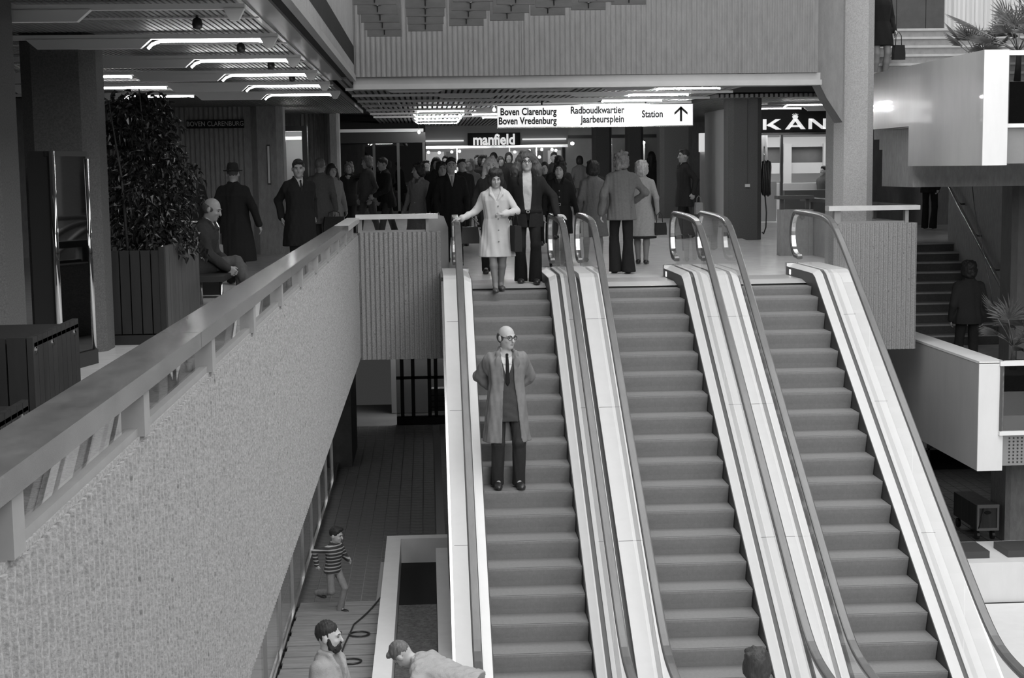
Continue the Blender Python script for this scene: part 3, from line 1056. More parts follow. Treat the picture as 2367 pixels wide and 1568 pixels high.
def escalator(cx, label, outer_l=False, outer_r=False):
    e = empty('escalator', (cx, 17, 0))
    tag(e, label, 'escalator')
    inv = Matrix.Translation((-0, -17, 0))

    def part(me_or_mb, name, m=None, loc=None):
        if isinstance(me_or_mb, MB):
            o = me_or_mb.build(name, m, e)
        else:
            o = link(name, me_or_mb, e)
        o.matrix_parent_inverse = inv
        if loc:
            o.location = loc
        return o
    for y in noses:
        z = zline(y)
        if y > 20.52:
            continue
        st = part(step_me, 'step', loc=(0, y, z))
        g = link('nosing_groove', nose_me, st)
    # comb and landing plate
    part(MB().box(-.505, .505, 20.62, 20.74, -.05, .004).prism([(20.36, -.034), (20.62, .004), (20.62, -.05)], -.505, .505, 'x'), 'comb_plate', mat('comb plate', .38, .5, .4))
    part(MB().box(-.505, .505, 20.74, 21.5, -.06, .002), 'landing_plate', mat('landing plate', .30, .4, .5, noise=.1, nscale=40))
    dp = deck_path()
    rp = rail_path()
    RY, RZ = [p[0] for p in rp[:60]], [p[1] for p in rp[:60]]
    for s in (-1, 1):
        # dark skirting, white inner deck, slot, outer deck
        part(MB().vsweep([(s * .506, -.45), (s * .506, .12), (s * .516, .12), (s * .516, -.45)], dp), 'skirt_panel', M_SKIRT)
        part(MB().vsweep([(s * .512, .118), (s * .60, .165), (s * .615, .165), (s * .615, .05), (s * .52, .05)], dp), 'inner_deck', M_DECK)
        part(MB().vsweep([(s * .615, .10), (s * .615, .145), (s * .665, .145), (s * .665, .10)], dp), 'glazing_slot', M_DARKSTEEL)
        w = (.885 if s < 0 else .99) if (s < 0 and outer_l) or (s > 0 and outer_r) else .866
        part(MB().vsweep([(s * .665, .05), (s * .665, .165), (s * .70, .172), (s * w, .172), (s * w, .05)], dp), 'outer_deck', M_DECK)
        if (s < 0 and outer_l) or (s > 0 and outer_r):
            part(MB().vsweep([(s * (w + .015), -.95), (s * (w + .015), .12), (s * (w - .015), .12), (s * (w - .015), -.95)], dp), 'side_cladding', M_WHITE)
            part(MB().vsweep([(s * (w + .03), .10), (s * (w + .03), .15), (s * w, .15), (s * w, .10)], dp), 'edge_trim', M_STEEL)
        # glass in panes
        cuts = [12.9, 14.6, 16.3, 18.0, 19.5, 21.0]
        for a, b in zip(cuts[:-1], cuts[1:]):
            ring_t = [(a + (b - a - .012) * i_ / 11, float(np.interp(a + (b - a - .012) * i_ / 11, RY, RZ))) for i_ in range(12)]
            top = [(p[0], p[1] - .03) for p in ring_t]
            bot = [(p[0], zdeck(p[0]) + .14) for p in ring_t]
            q = MB()
            poly = bot + top[::-1]
            vs_, n = [], len(ring_t)
            for x in (s * .688, s * .698):
                vs_ += [(x, p[0], p[1]) for p in bot] + [(x, p[0], p[1]) for p in top]
            fs_ = []
            for i in range(n - 1):
                fs_.append((i, i + 1, n + i + 1, n + i))
                fs_.append((2 * n + i, 3 * n + i, 3 * n + i + 1, 2 * n + i + 1))
                fs_.append((n + i, n + i + 1, 3 * n + i + 1, 3 * n + i))
                fs_.append((i, 2 * n + i, 2 * n + i + 1, i + 1))
            q._add(vs_, fs_)
            part(q, 'glass_pane', M_GLASS_R)
        # newel glass
        nw = [p for p in rp if p[0] > 21.0]
        poly = [(p[0] - .0, p[1] - .02) if i < 5 else (p[0] - .02, p[1]) for i, p in enumerate(nw)]
        poly = [(21.01, .16)] + [(21.01, nw[0][1] - .03)] + poly[1:-1] + [(21.45, .16)]
        part(MB().prism(poly, s * .688, s * .698, 'x'), 'newel_glass', M_GLASS_R)
        # guide and handrail
        part(MB().sweep([(s * .693 - .030, -.050), (s * .693 + .030, -.050), (s * .693 + .030, -.012), (s * .693 - .030, -.012)], rp), 'rail_guide', M_STEEL)
        c = s * .693
        part(MB().sweep([(c - .041, -.022), (c - .046, .004), (c - .040, .020), (c - .030, .024), (c + .030, .024), (c + .040, .020), (c + .046, .004), (c + .041, -.022)], rp), 'handrail', M_RUBBER)
        # newel casing with its small lamp
        part(MB().box(min(s * .507, s * .70), max(s * .507, s * .70), 21.5, 21.62, -.02, .168), 'newel_casing', M_STEEL)
        if s > 0:
            part(MB().box(.500, .506, 21.26, 21.33, .02, .09), 'newel_lamp', emit('newel lamp', 2.0))
        # joints across the decks
        for yj in (14.2, 16.0, 17.8, 19.2):
            part(MB().box(min(s * .70, s * .86), max(s * .70, s * .86), yj - .003, yj + .003, zdeck(yj) + .168, zdeck(yj) + .1745), 'deck_joint', M_GREY)
    if outer_l or not outer_r:
        part(MB().vsweep([(.868, -.2), (.868, .10), (.914, .10), (.914, -.2)], dp), 'joint_strip', M_SKIRT)
    return e


escalator(1.083, 'left escalator carrying the man in the open raincoat', outer_l=True)
escalator(2.866, 'middle empty escalator between the two others')
escalator(4.645, 'right empty escalator beside the ribbed concrete block', outer_r=True)
# ================================================================== PARAPET RAILS
def parapet_rail(label, boxes_top, posts, panes, base):
    r = empty('parapet_rail', (boxes_top[0][0], boxes_top[0][2], .7))
    tag(r, label, 'railing')
    for b in boxes_top:
        lb(r, MB().box(*b), 'top_rail', M_RAILSTONE if b[3] - b[2] > 3 else M_RAILW)
    for p in posts:
        lb(r, MB().box(*p), 'post', M_POST)
    for p in panes:
        lb(r, MB().box(*p), 'glass_pane', M_GLASS_R)
    for b in base:
        lb(r, MB().box(*b), 'glazing_bead', M_POST)
    return r


M_RAILW = mat('pale marble rail', 0.45, 0.3, 0.5, noise=0.1, nscale=6)
M_POST = mat('grey metal post', 0.20, 0.5, 0.5, noise=.08, nscale=10)
py = [3.45 + 1.6 * k for k in range(11)]
segs = [(2.0, 6.2), (6.21, 10.4), (10.41, 14.6), (14.61, 18.0), (18.01, 20.98)]
parapet_rail('long grey marble rail on posts along the left parapet',
             [(-1.10, -.93, a, b, .862, .928) for a, b in segs],
             [(-1.03, -.945, y - .05, y + .05, .71, .865) for y in py],
             [(-.993, -.983, a + .06, b - .06, .735, .87) for a, b in zip(py[:-1], py[1:])],
             [(-1.008, -.968, a + .05, b - .05, .71, .738) for a, b in zip(py[:-1], py[1:])])
parapet_rail('pale rail over the ribbed parapet beside the left escalator',
             [(-.985, .15, 20.985, 21.20, .90, .965)],
             [(-.96, -.90, 21.03, 21.13, .72, .90), (-.02, .02, 21.03, 21.13, .72, .90)],
             [(-.90, -.02, 21.075, 21.085, .745, .90)], [(-.90, -.02, 21.06, 21.10, .72, .748)])
parapet_rail('pale rail over the ribbed block beside the right escalator',
             [(5.62, 6.92, 20.985, 21.20, .92, .985)],
             [(5.71, 5.80, 21.03, 21.13, .74, .92), (6.72, 6.77, 21.03, 21.13, .74, .92)],
             [(5.80, 6.72, 21.075, 21.085, .765, .92)], [(5.80, 6.72, 21.06, 21.10, .74, .768)])
o = MB().box(6.70, 6.92, 21.21, 27.0, .92, .985).build('side_rail', M_RAILSTONE)
tag(o, 'grey side rail running back from the right block to the stair', 'railing')
o = MB().box(6.70, 6.90, 21.21, 27.0, 0, .74).build('side_parapet', M_CONC_D)
o['kind'] = 'structure'
o.name = 'wall_side_parapet'
for y in (22.8, 24.6, 26.6):
    q = MB().box(6.78, 6.83, y - .04, y + .04, .74, .92).build('side_rail_post', M_POST, bpy.data.objects['side_rail'])
# low barrier stub left of the left escalator
o = MB().box(.02, .30, 21.9, 22.02, .0, .74).prism([(.02, .74), (.30, .74), (.24, .9), (.02, .95)], 21.9, 22.02, 'y').build('end_panel', M_GREY)
tag(o, 'pale end panel between parapet rail and left escalator', 'panel')

# ================================================================== LIGHTS OF THE ARCADE
ROWS = [11.1, 13.5, 15.95, 18.35, 20.75, 23.15]


def light_trough(y, segs, bodies, x0, x1, z, lit, label, group=None, drop=.085, tm=None):
    e = empty('light_trough', (x1, y, z))
    tag(e, label, 'ceiling light', group)
    lb(e, MB().box(x0, x1, y - .03, y + .03, z - .005, z + .035), 'spine', M_LAMP)
    for a, b in bodies:
        lb(e, MB().prism([(a, z), (b, z), (b - min(.10, (b - a) * .3), z - drop), (a + min(.10, (b - a) * .3), z - drop)], y - .035, y + .035, 'y'), 'housing', M_LAMP)
    if lit:
        for a, b in segs:
            q = MB()
            pts = [(a - .06, y - .0, z - drop), (a - .02, y, z - drop * .55), (a + .05, y, z - .022), (b - .05, y, z - .022)]
            pts += [(b, y, z - .03)]
            q.tube(pts, .013, 8)
            lb(e, q, 'tube', tm or E_TUBE)
    return e


names = ['unlit white light trough nearest the camera on the left ceiling',
         'second light trough from the front on the left ceiling',
         'third light trough from the front on the left ceiling',
         'fourth light trough from the front on the left ceiling',
         'fifth light trough from the front on the left ceiling',
         'sixth and farthest light trough on the left ceiling']
for i, y in enumerate(ROWS):
    light_trough(y, [(-2.33, -1.40), (-4.40, -3.45)] if i > 2 else ([(-2.33, -1.40), (-3.62, -3.45)] if i == 2 else [(-2.33, -1.40)]), [(-1.42, -1.27), (-3.43, -2.35), (-5.5, -4.42)], -6.2, -1.27, 2.735, i > 0, names[i])
ROWB = ((23.4, [(3.62, 4.55)], [(-.6, .3), (1.4, 2.3), (2.7, 3.55)]), (25.4, [(3.45, 4.40)], [(0.2, 1.2), (2.4, 3.4)]), (27.5, [(3.25, 4.28)], [(2.2, 3.2)]),
        (29.4, [(4.75, 5.10)], [(3.6, 4.6)]), (31.5, [(-.1, .8), (4.1, 5.0)], [(1.0, 2.0), (3.0, 4.0)]), (33.6, [(1.10, 1.9), (3.1, 4.0)], [(2.0, 3.0)]), (35.7, [(1.4, 2.3), (3.5, 4.4)], [(2.4, 3.4)]))  # rearmost rows carry extra lit tubes added to brighten the arcade
for i, (y, segs, bods) in enumerate(ROWB):
    light_trough(y, segs, bods, -1.2, 5.15, 2.785, True, '%s light trough from the hall across the back arcade ceiling' % ('nearest', 'second', 'third', 'fourth', 'fifth', 'sixth', 'seventh')[i], 'light troughs of the back arcade', .04, E_TUBE_B)
for y, a, b in ((32.3, 7.7, 9.3), (34.2, 7.55, 8.5)):
    light_trough(y, [(a, b)], [(b + .05, b + .8)], a - .4, b + 1.2, 2.86, True, 'light trough %s the crowned sign' % ('nearest before' if y < 33 else 'directly above'), 'light troughs before the corner shop')
# round hanging lamps seen over the shoe shop
for k in range(3):
    y = 33.9 + k * 2.5
    e = empty('hanging_light_bar', (.4, y, 2.8))
    tag(e, '%s short hanging light bar over the crowd before the shoe shop' % ('uppermost', 'middle', 'lowest')[k], 'ceiling light', 'hanging light bars before the shoe shop')
    lb(e, MB().tube([(-.25, y, 2.79), (-.19, y, 2.74), (.80, y, 2.74), (.86, y, 2.79)], .011, 8), 'tube', E_TUBE_B)
    lb(e, MB().box(-.3, .9, y - .03, y + .03, 2.79, 2.83), 'spine', M_LAMP)
# small spot lamps on the left ceiling
for k, (x, y) in enumerate(((-1.77, 12.2), (-1.72, 14.6), (-1.68, 17.0), (-1.66, 19.4))):
    e = empty('ceiling_spot', (x, y, 2.79))
    tag(e, 'small black round spot under the left slatted ceiling, %s from the front' % ('first', 'second', 'third', 'fourth')[k], 'spot lamp', 'black ceiling spots on the left')
    lb(e, MB().lathe([(.005, 2.69), (.035, 2.70), (.042, 2.73), (.035, 2.77), (.012, 2.785)], (x, y, 0), 10), 'head', M_BLACK)
    lb(e, MB().lathe([(.012, 2.785), (.012, 2.80)], (x, y, 0), 8), 'stem', M_BLACK)
# pendant bulbs
for x, y, z in ((-.15, 36.0, 2.45), (.75, 33, 2.70), (1.4, 31, 2.76)):
    e = empty('pendant_bulb', (x, y, z))
    tag(e, 'tiny bare bulb hanging on a wire in the back arcade', 'bulb', 'bare bulbs in the back arcade')
    lb(e, MB().lathe([(.004, -.04), (.03, -.02), (.035, .0), (.02, .03), (.006, .05)], (x, y, z), 8), 'bulb', E_SHOP)
    lb(e, MB().tube([(x, y, z + .05), (x, y, 2.84)], .005, 5), 'wire', M_BLACK)

# ================================================================== SIGNS
hs = empty('hanging_direction_sign', (3.2, 28.7, 2.34))
tag(hs, 'long lit hanging sign reading Boven Clarenburg, Radboudkwartier and Station', 'sign')
lb(hs, MB().box(1.36, 5.05, 28.70, 28.86, 2.34, 2.745), 'light_box', E_SIGN)
for x in (1.36, 2.95, 4.12, 5.05):
    lb(hs, MB().box(x - .008, x + .008, 28.694, 28.70, 2.34, 2.745), 'seam', emit('sign seam', .5, .6))
for z in (2.335, 2.748):
    lb(hs, MB().box(1.35, 5.06, 28.69, 28.87, z - .008, z + .008), 'frame_edge', M_STEEL)
for x in (2.2, 4.17):
    lb(hs, MB().box(x - .015, x + .015, 28.77, 28.80, 2.75, 2.85), 'hanger', M_BLACK)


def sign_text(body, size, px, pz, al, xs=.78):
    t = text_mesh('lettering', body, size, M_INK, hs, (0, 0, 0), extrude=.002, align=al, xscale=xs, offset=.005)
    t.matrix_parent_inverse = Matrix.Translation(-Vector(hs.location))
    t.location = (px, 28.692, pz)


sign_text('Boven Clarenburg', .185, 2.47, 2.625, 'RIGHT')
sign_text('Boven Vredenburg', .185, 2.47, 2.455, 'RIGHT')
sign_text('Radboudkwartier', .185, 3.75, 2.640, 'RIGHT')
sign_text('Jaarbeursplein', .185, 3.75, 2.470, 'RIGHT')
sign_text('Station', .185, 4.49, 2.555, 'RIGHT')
ar = MB()
ax = 4.83
ar.box(ax - .022, ax + .022, 28.688, 28.692, 2.415, 2.68)
ar.prism([(ax, 2.70), (ax + .125, 2.585), (ax + .125, 2.535), (ax, 2.645)], 28.688, 28.692, 'y')
ar.prism([(ax, 2.70), (ax, 2.645), (ax - .125, 2.535), (ax - .125, 2.585)], 28.688, 28.692, 'y')
lb(hs, ar, 'up_arrow', M_INK)
bs = empty('wall_name_sign', (-3.93, 28.97, 2.48))
tag(bs, 'small black wall sign reading BOVEN CLARENBURG on the ribbed wall', 'sign')
lb(bs, MB().box(-4.47, -3.40, 28.95, 28.998, 2.40, 2.56), 'plate', M_BLACKM)
t = text_mesh('lettering', 'BOVEN CLARENBURG', .125, mat('sign lettering grey', .55, .6), bs, (0, 0, 0), extrude=.002, xscale=.86)
t.matrix_parent_inverse = Matrix.Translation(-Vector(bs.location))
t.location = (-3.935, 28.947, 2.478)
# framed notice on the concrete end
o = MB().box(-2.98, -2.92, 28.86, 28.9, 1.33, 2.08).build('wall_notice', M_COLUMN)
MB().box(-2.97, -2.93, 28.852, 28.86, 1.36, 2.05).build('notice_sheet', M_WHITE, o)
tag(o, 'narrow framed notice on the smooth concrete wall end', 'notice')
# hose reel on the column side
e = empty('fire_hose', (6.98, 31.0, 1.0))
tag(e, 'black hose coiled on the side of the dark column', 'hose')
for k in range(5):
    q = MB()
    pts = [(6.90 + .035 * k, 30.95 + .02 * math.sin(a * .4), 1.30 + .36 * math.cos(a * .4) * (1 if k % 2 else .93)) for a in range(17)]
    pts = [(p[0] + .012 * math.sin(i), p[1] - .10 * math.sin(i * .4), p[2]) for i, p in enumerate(pts)]
    q.tube(pts, .022, 6)
    lb(e, q, 'hose_loop', M_BLACK)
lb(e, MB().tube([(6.94, 30.9, .95), (6.96, 30.85, .6), (6.95, 30.85, .3), (6.90, 30.85, .16), (6.87, 30.85, .2)], .014, 6), 'hose_tail', M_BLACK)
lb(e, MB().tube([(6.92, 30.9, 1.6), (6.92, 30.9, 1.95)], .012, 6), 'hook', M_STEEL)
o = MB().box(6.50, 6.60, 30.77, 30.80, 1.13, 1.19).build('call_box', M_LAMP)
MB().box(6.545, 6.55, 30.785, 30.80, 1.19, 2.9).build('conduit', M_COLUMN, o)
tag(o, 'small grey switch box with conduit on the dark column', 'switch box')

# ================================================================== LEFT GALLERY FURNITURE
pl = empty('wooden_planter', (-2.75, 15, 0))
tag(pl, 'slatted dark wooden planter holding the big leafy ficus', 'planter')
for k in range(6):
    x = -3.02 + k * .095
    lb(pl, MB().box(x + .004, x + .088, 14.08, 14.12, .10, .87), 'board', M_WOOD_D)
for k in range(9):
    y = 14.15 + k * .23
    lb(pl, MB().box(-2.46, -2.425, y + .004, y + .224, .06, .90), 'board', M_WOOD_M)
lb(pl, MB().box(-3.02, -2.47, 14.12, 16.2, .05, .82), 'tub', M_BLACKM)
lb(pl, MB().box(-3.03, -2.44, 14.07, 16.22, 0, .09), 'plinth', M_BLACK)
lb(pl, MB().box(-2.47, -2.42, 14.07, 14.15, .09, .90), 'corner_post', M_WOOD_D)
lb(pl, MB().box(-3.0, -2.49, 14.14, 16.18, .82, .835), 'soil', M_SOIL)
for y in (14.11, 16.1):
    lb(pl, MB().lathe([(.016, .9), (.016, .908), (.01, .914)], (-2.445, y, 0), 8), 'screw_cap', M_CHROME)


def leaf_mesh(l, w):
    q = MB()
    q._add([(0, 0, 0), (w * .5, l * .35, .01), (0, l * .4, -.008), (-w * .5, l * .35, .01), (w * .3, l * .75, -.01), (0, l, -.04), (-w * .3, l * .75, -.01)],
           [(0, 1, 2), (0, 2, 3), (1, 4, 5, 2), (3, 2, 5, 6)], True)
    return q


def leaf_cloud(name, n, fn, l, w, m, parent, seed):
    """many small leaves joined into one mesh"""
    r = np.random.default_rng(seed)
    base = np.array(leaf_mesh(l, w).v)
    faces = leaf_mesh(l, w).f
    V, F_ = [], []
    for i in range(n):
        p, d = fn(r)
        d = Vector(d).normalized()
        q = d.to_track_quat('Y', 'Z').to_matrix() @ Matrix.Rotation(r.uniform(-1, 1), 3, 'Y')
        A = np.array(q)
        s = r.uniform(.7, 1.25)
        vv = (base * s) @ A.T + np.array(p)
        k = len(V)
        V += vv.tolist()
        F_ += [tuple(i_ + k for i_ in f) for f in faces]
    me = bpy.data.meshes.new(name)
    me.from_pydata(V, [], F_)
    me.materials.append(m)
    me.update()
    o = link(name, me, parent)
    o['kind'] = 'stuff'
    return o


fc = empty('potted_ficus', (-2.75, 15, .83))
tag(fc, 'tall dark leafy ficus growing from the wooden planter', 'plant')
stems = [((-2.85, 14.6), (-2.95, 14.5), 2.25), ((-2.70, 14.9), (-2.72, 14.8), 2.38), ((-2.60, 15.3), (-2.50, 15.2), 1.9), ((-2.9, 15.6), (-3.1, 15.6), 2.1)]
for a, b, h in stems:
    lb(fc, MB().tube([(a[0], a[1], .83), ((a[0] + b[0]) / 2 + .03, (a[1] + b[1]) / 2, .83 + (h - .83) * .5), (b[0], b[1], h)], .016, 6, r2=.006), 'stem', M_TRUNK)


def ficus(r):
    t = r.uniform(0, 1)
    z = .85 + 1.52 * t ** .9
    rad = .12 + .42 * math.sin(math.pi * min(1, .28 + .68 * t)) * r.uniform(.25, 1)
    a = r.uniform(0, 6.283)
    cx = -2.80 + .12 * (1 - t)
    p = (cx + rad * .85 * math.cos(a), 15.0 + rad * 1.0 * math.sin(a), z - .12 * r.uniform(0, 1))
    cl = .10 * math.sin(9 * z + 3 * a) + .05 * math.sin(17 * z - 5 * a)
    p = (p[0] + cl * math.cos(a), p[1] + cl * math.sin(a), p[2])
    d = (math.cos(a + r.normal() * .9), math.sin(a + r.normal() * .9), r.uniform(-1.1, .7))
    return p, d


fl = leaf_cloud('foliage', 3300, ficus, .072, .042, M_LEAF, fc, 5)
fl.matrix_parent_inverse = Matrix.Translation(-Vector(fc.location))

# mirrored display case
vc = empty('chrome_display_case', (-3.0, 12.4, 0))
tag(vc, 'tall black and chrome display case between the two dark columns', 'display case')
lb(vc, MB().box(-3.14, -2.97, 12.22, 12.30, 0.3, 1.76), 'black_panel', M_BLACK)
lb(vc, MB().tube([(-2.945, 12.2, .12), (-2.945, 12.2, 1.76)], .026, 12), 'chrome_post', M_CHROME)
lb(vc, MB().tube([(-2.80, 12.75, .10), (-2.80, 12.75, 1.70)], .022, 12), 'chrome_post', M_CHROME)
lb(vc, MB().prism([(-2.94, 12.21), (-2.80, 12.74), (-2.805, 12.745), (-2.945, 12.215)], .12, 1.72, 'z'), 'mirror_pane', mat('smoked mirror', .12, .03, .5, metal=1.0))
lb(vc, MB().prism([(-3.16, 12.2), (-2.92, 12.18), (-2.77, 12.76), (-3.0, 12.8)], 0, .12, 'z'), 'base', M_BLACK)
lb(vc, MB().prism([(-2.95, 12.19), (-2.79, 12.76), (-2.86, 12.78), (-3.0, 12.2)], 1.72, 1.76, 'z'), 'cap', M_BLACK)

# dark wooden boxes at the near left
for nm, lab, x0, x1, y0, y1, h in (('wooden_planter', 'tall dark slatted wooden box at the left picture edge', -2.6, -1.97, 7.6, 8.6, .77),
                                   ('wooden_planter', 'low dark slatted wooden box at the left picture edge, in front of the tall one', -2.5, -1.90, 6.3, 7.2, .52)):
    e = empty(nm, (x0, y0, 0))
    tag(e, lab, 'planter')
    n = int((x1 - x0) / .1)
    for k in range(n):
        lb(e, MB().box(x0 + k * .1 + .003, x0 + k * .1 + .095, y0, y0 + .03, 0.02, h), 'board', M_WOOD_D)
    m = int((y1 - y0) / .1)
    for k in range(m):
        lb(e, MB().box(x1 - .03, x1, y0 + k * .1 + .003, y0 + k * .1 + .096, 0.02, h), 'board', mat('near box side', .02, .5, .4, noise=.3, nscale=14, stretch=(1, 1, .12)))
    lb(e, MB().box(x0, x1 - .03, y0 + .03, y1, 0.0, h - .05), 'tub', M_BLACKM)
    lb(e, MB().box(x0, x1 - .0, y0 + .03, y1, h - .05, h - .03), 'lid', M_WOOD_D)
    for yy in (y0 + .06, y0 + .4, y1 - .1):
        for zz in (h - .07, h - .45):
            if zz > .05:
                q = MB()
                q.prism([(yy + .017 * math.cos(a * .785), zz + .017 * math.sin(a * .785)) for a in range(8)], x1 + .0, x1 + .010, 'x')
                lb(e, q, 'screw_cap', M_CHROME)
# bench with the seated man
bn = empty('waiting_bench', (-2.5, 17, 0))
tag(bn, 'dark bench with metal legs under the seated man', 'bench')
lb(bn, MB().box(-2.78, -2.20, 16.45, 18.4, .40, .46), 'seat', M_WOOD_D)
lb(bn, MB().box(-2.86, -2.78, 16.45, 18.4, .40, .82), 'backrest', M_WOOD_D)
for x in (-2.72, -2.24):
    for y in (16.5, 18.3):
        lb(bn, MB().tube([(x, y, 0), (x, y, .40)], .018, 6), 'leg', M_STEEL)
# litter bin with chrome frame
lbn = empty('litter_bin', (-2.72, 19.3, 0))
tag(lbn, 'black litter bin with bright metal frame behind the seated man', 'bin')
lb(lbn, MB().box(-2.96, -2.62, 19.2, 19.5, .04, .80), 'body', M_BLACK)
lb(lbn, MB().tube([(-2.61, 19.19, 0), (-2.61, 19.19, .90), (-2.64, 19.19, .96), (-2.94, 19.19, .96), (-2.97, 19.19, .90), (-2.97, 19.19, 0)], .014, 8), 'frame', M_STEEL)
lb(lbn, MB().box(-2.94, -2.64, 19.19, 19.4, .80, .93), 'hood', mat('bin hood', .08, .3, .5))
# dark rounded seat seen through the parapet glass
o = empty('shell_chair', (-1.60, 9.4, 0))
tag(o, 'dark rounded shell chair seen below the marble rail', 'chair')
q = MB()
q.prism([(-1.60 + .17 * math.cos(a * math.pi / 10), .34 + .17 * math.sin(a * math.pi / 10)) for a in range(11)] + [(-1.76, .20), (-1.44, .20)], 9.20, 9.24, 'y')
lb(o, q, 'backrest', M_WOOD_D)
lb(o, MB().cbox(-1.77, -1.43, 9.22, 9.60, .20, .25, .06), 'seat', M_WOOD_D)
for x in (-1.74, -1.46):
    for y in (9.26, 9.56):
        lb(o, MB().tube([(x, y, 0), (x, y, .2)], .014, 6), 'leg', M_STEEL)

# ================================================================== HANGING BAFFLES
ORD = ('first', 'second', 'third', 'fourth', 'fifth', 'sixth', 'seventh', 'eighth')
for k in range(8):
    for j in range(6):
        x = -.45 + k * .475
        y = 17.9 - j * .85
        z = 3.115 + .057 * k
        e = empty('hanging_baffle', (x, y, z))
        tag(e, 'dark hanging baffle, %s column from the left, %s row from the back wall' % (ORD[k], ORD[j]), 'baffle', 'hanging baffles over the hall')
        lb(e, MB().box(x - .20, x + .20, y - .02, y + .02, z, z + .36), 'panel', M_BAFFLE)
        lb(e, MB().tube([(x - .05, y - .022, z + .10), (x, y - .03, z + .085), (x + .05, y - .022, z + .10)], .008, 5), 'clip', M_STEEL)
        lb(e, MB().tube([(x, y - .025, z + .02), (x, y - .025, z + .36), (x, y, 7.4)], .006, 4), 'wire', M_BLACK)

# ================================================================== PALMS ON THE STAIR PLANTERS
def fan_palm(name, lab, base, h, fans, seed, m=M_PALM, spread=1.0):
    e = empty(name, base)
    tag(e, lab, 'plant')
    r = random.Random(seed)
    bx, by, bz = base
    lb(e, MB().tube([(bx, by, bz), (bx + .02, by, bz + h * .35)], .045, 7, r2=.03), 'trunk', M_TRUNK)
    for i in range(fans):
        a = 2 * math.pi * i / fans + r.uniform(-.3, .3)
        el = r.uniform(.35, 1.2)
        L_ = h * r.uniform(.55, .95)
        d = Vector((math.cos(a) * math.cos(el), math.sin(a) * math.cos(el), math.sin(el))) * spread
        p0 = Vector((bx, by, bz + h * .32))
        p1 = p0 + d * L_ * .55
        fr = MB()
        fr.tube([p0, (p0 + p1) / 2 + Vector((0, 0, .02)), p1], .007, 5)
        side = d.cross(Vector((0, 0, 1)))
        if side.length < .01:
            side = Vector((1, 0, 0))
        side.normalize()
        up = side.cross(d).normalized()
        for k in range(13):
            t = (k - 6) / 6 * 1.25
            dd = (d.normalized() * math.cos(t) + side * math.sin(t)).normalized()
            ll = L_ * .5 * (1 - .25 * abs(t))
            tip = p1 + dd * ll - Vector((0, 0, .05 * ll + .03 * abs(t)))
            wv = dd.cross(up).normalized() * .010
            mid = p1 + dd * ll * .5 + up * .01
            fr._add([p1, mid - wv, tip, mid + wv], [(0, 1, 2), (0, 2, 3)])
        lb(e, fr, 'frond', m)
    return e


for z, w in ((2.06, 'upper'), (-1.7, 'lower')):
    o = MB().box(7.37, 9.6, 19.02, 20.6, z, z + .52).build('stair_planter_bed', M_SOIL)
    tag(o, 'planting bed behind the %s stair parapet' % w, 'planter')
fan_palm('fan_palm', 'fan palm standing up behind the upper white parapet', (7.60, 19.3, 2.60), 1.15, 13, 1)
fan_palm('fan_palm', 'spiky fan palm at the top right picture corner', (8.05, 19.6, 2.60), 1.2, 13, 2)
fan_palm('fan_palm', 'drooping palm leaning left over the upper parapet', (7.45, 20.2, 2.60), .85, 11, 3)
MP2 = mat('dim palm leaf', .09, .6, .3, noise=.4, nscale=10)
fan_palm('fan_palm', 'fan palm in front of the person on the lower stair', (7.75, 19.6, -1.18), .95, 11, 4, MP2)
fan_palm('fan_palm', 'small fan palm near the lower parapet corner', (7.9, 19.3, -1.18), .55, 7, 5, MP2)
fan_palm('fan_palm', 'fan palm at the right edge above the lower parapet', (8.25, 19.8, -1.18), 1.0, 11, 6, MP2)
# thin dark cable hanging past the stair
o = MB().tube([(8.1, 22.3, 1.5), (8.14, 22.2, .9), (8.30, 21.9, -.3), (8.36, 21.8, -.9)], .007, 5).build('hanging_cable', M_BLACK)
tag(o, 'thin black cable hanging across the lower stair', 'cable')

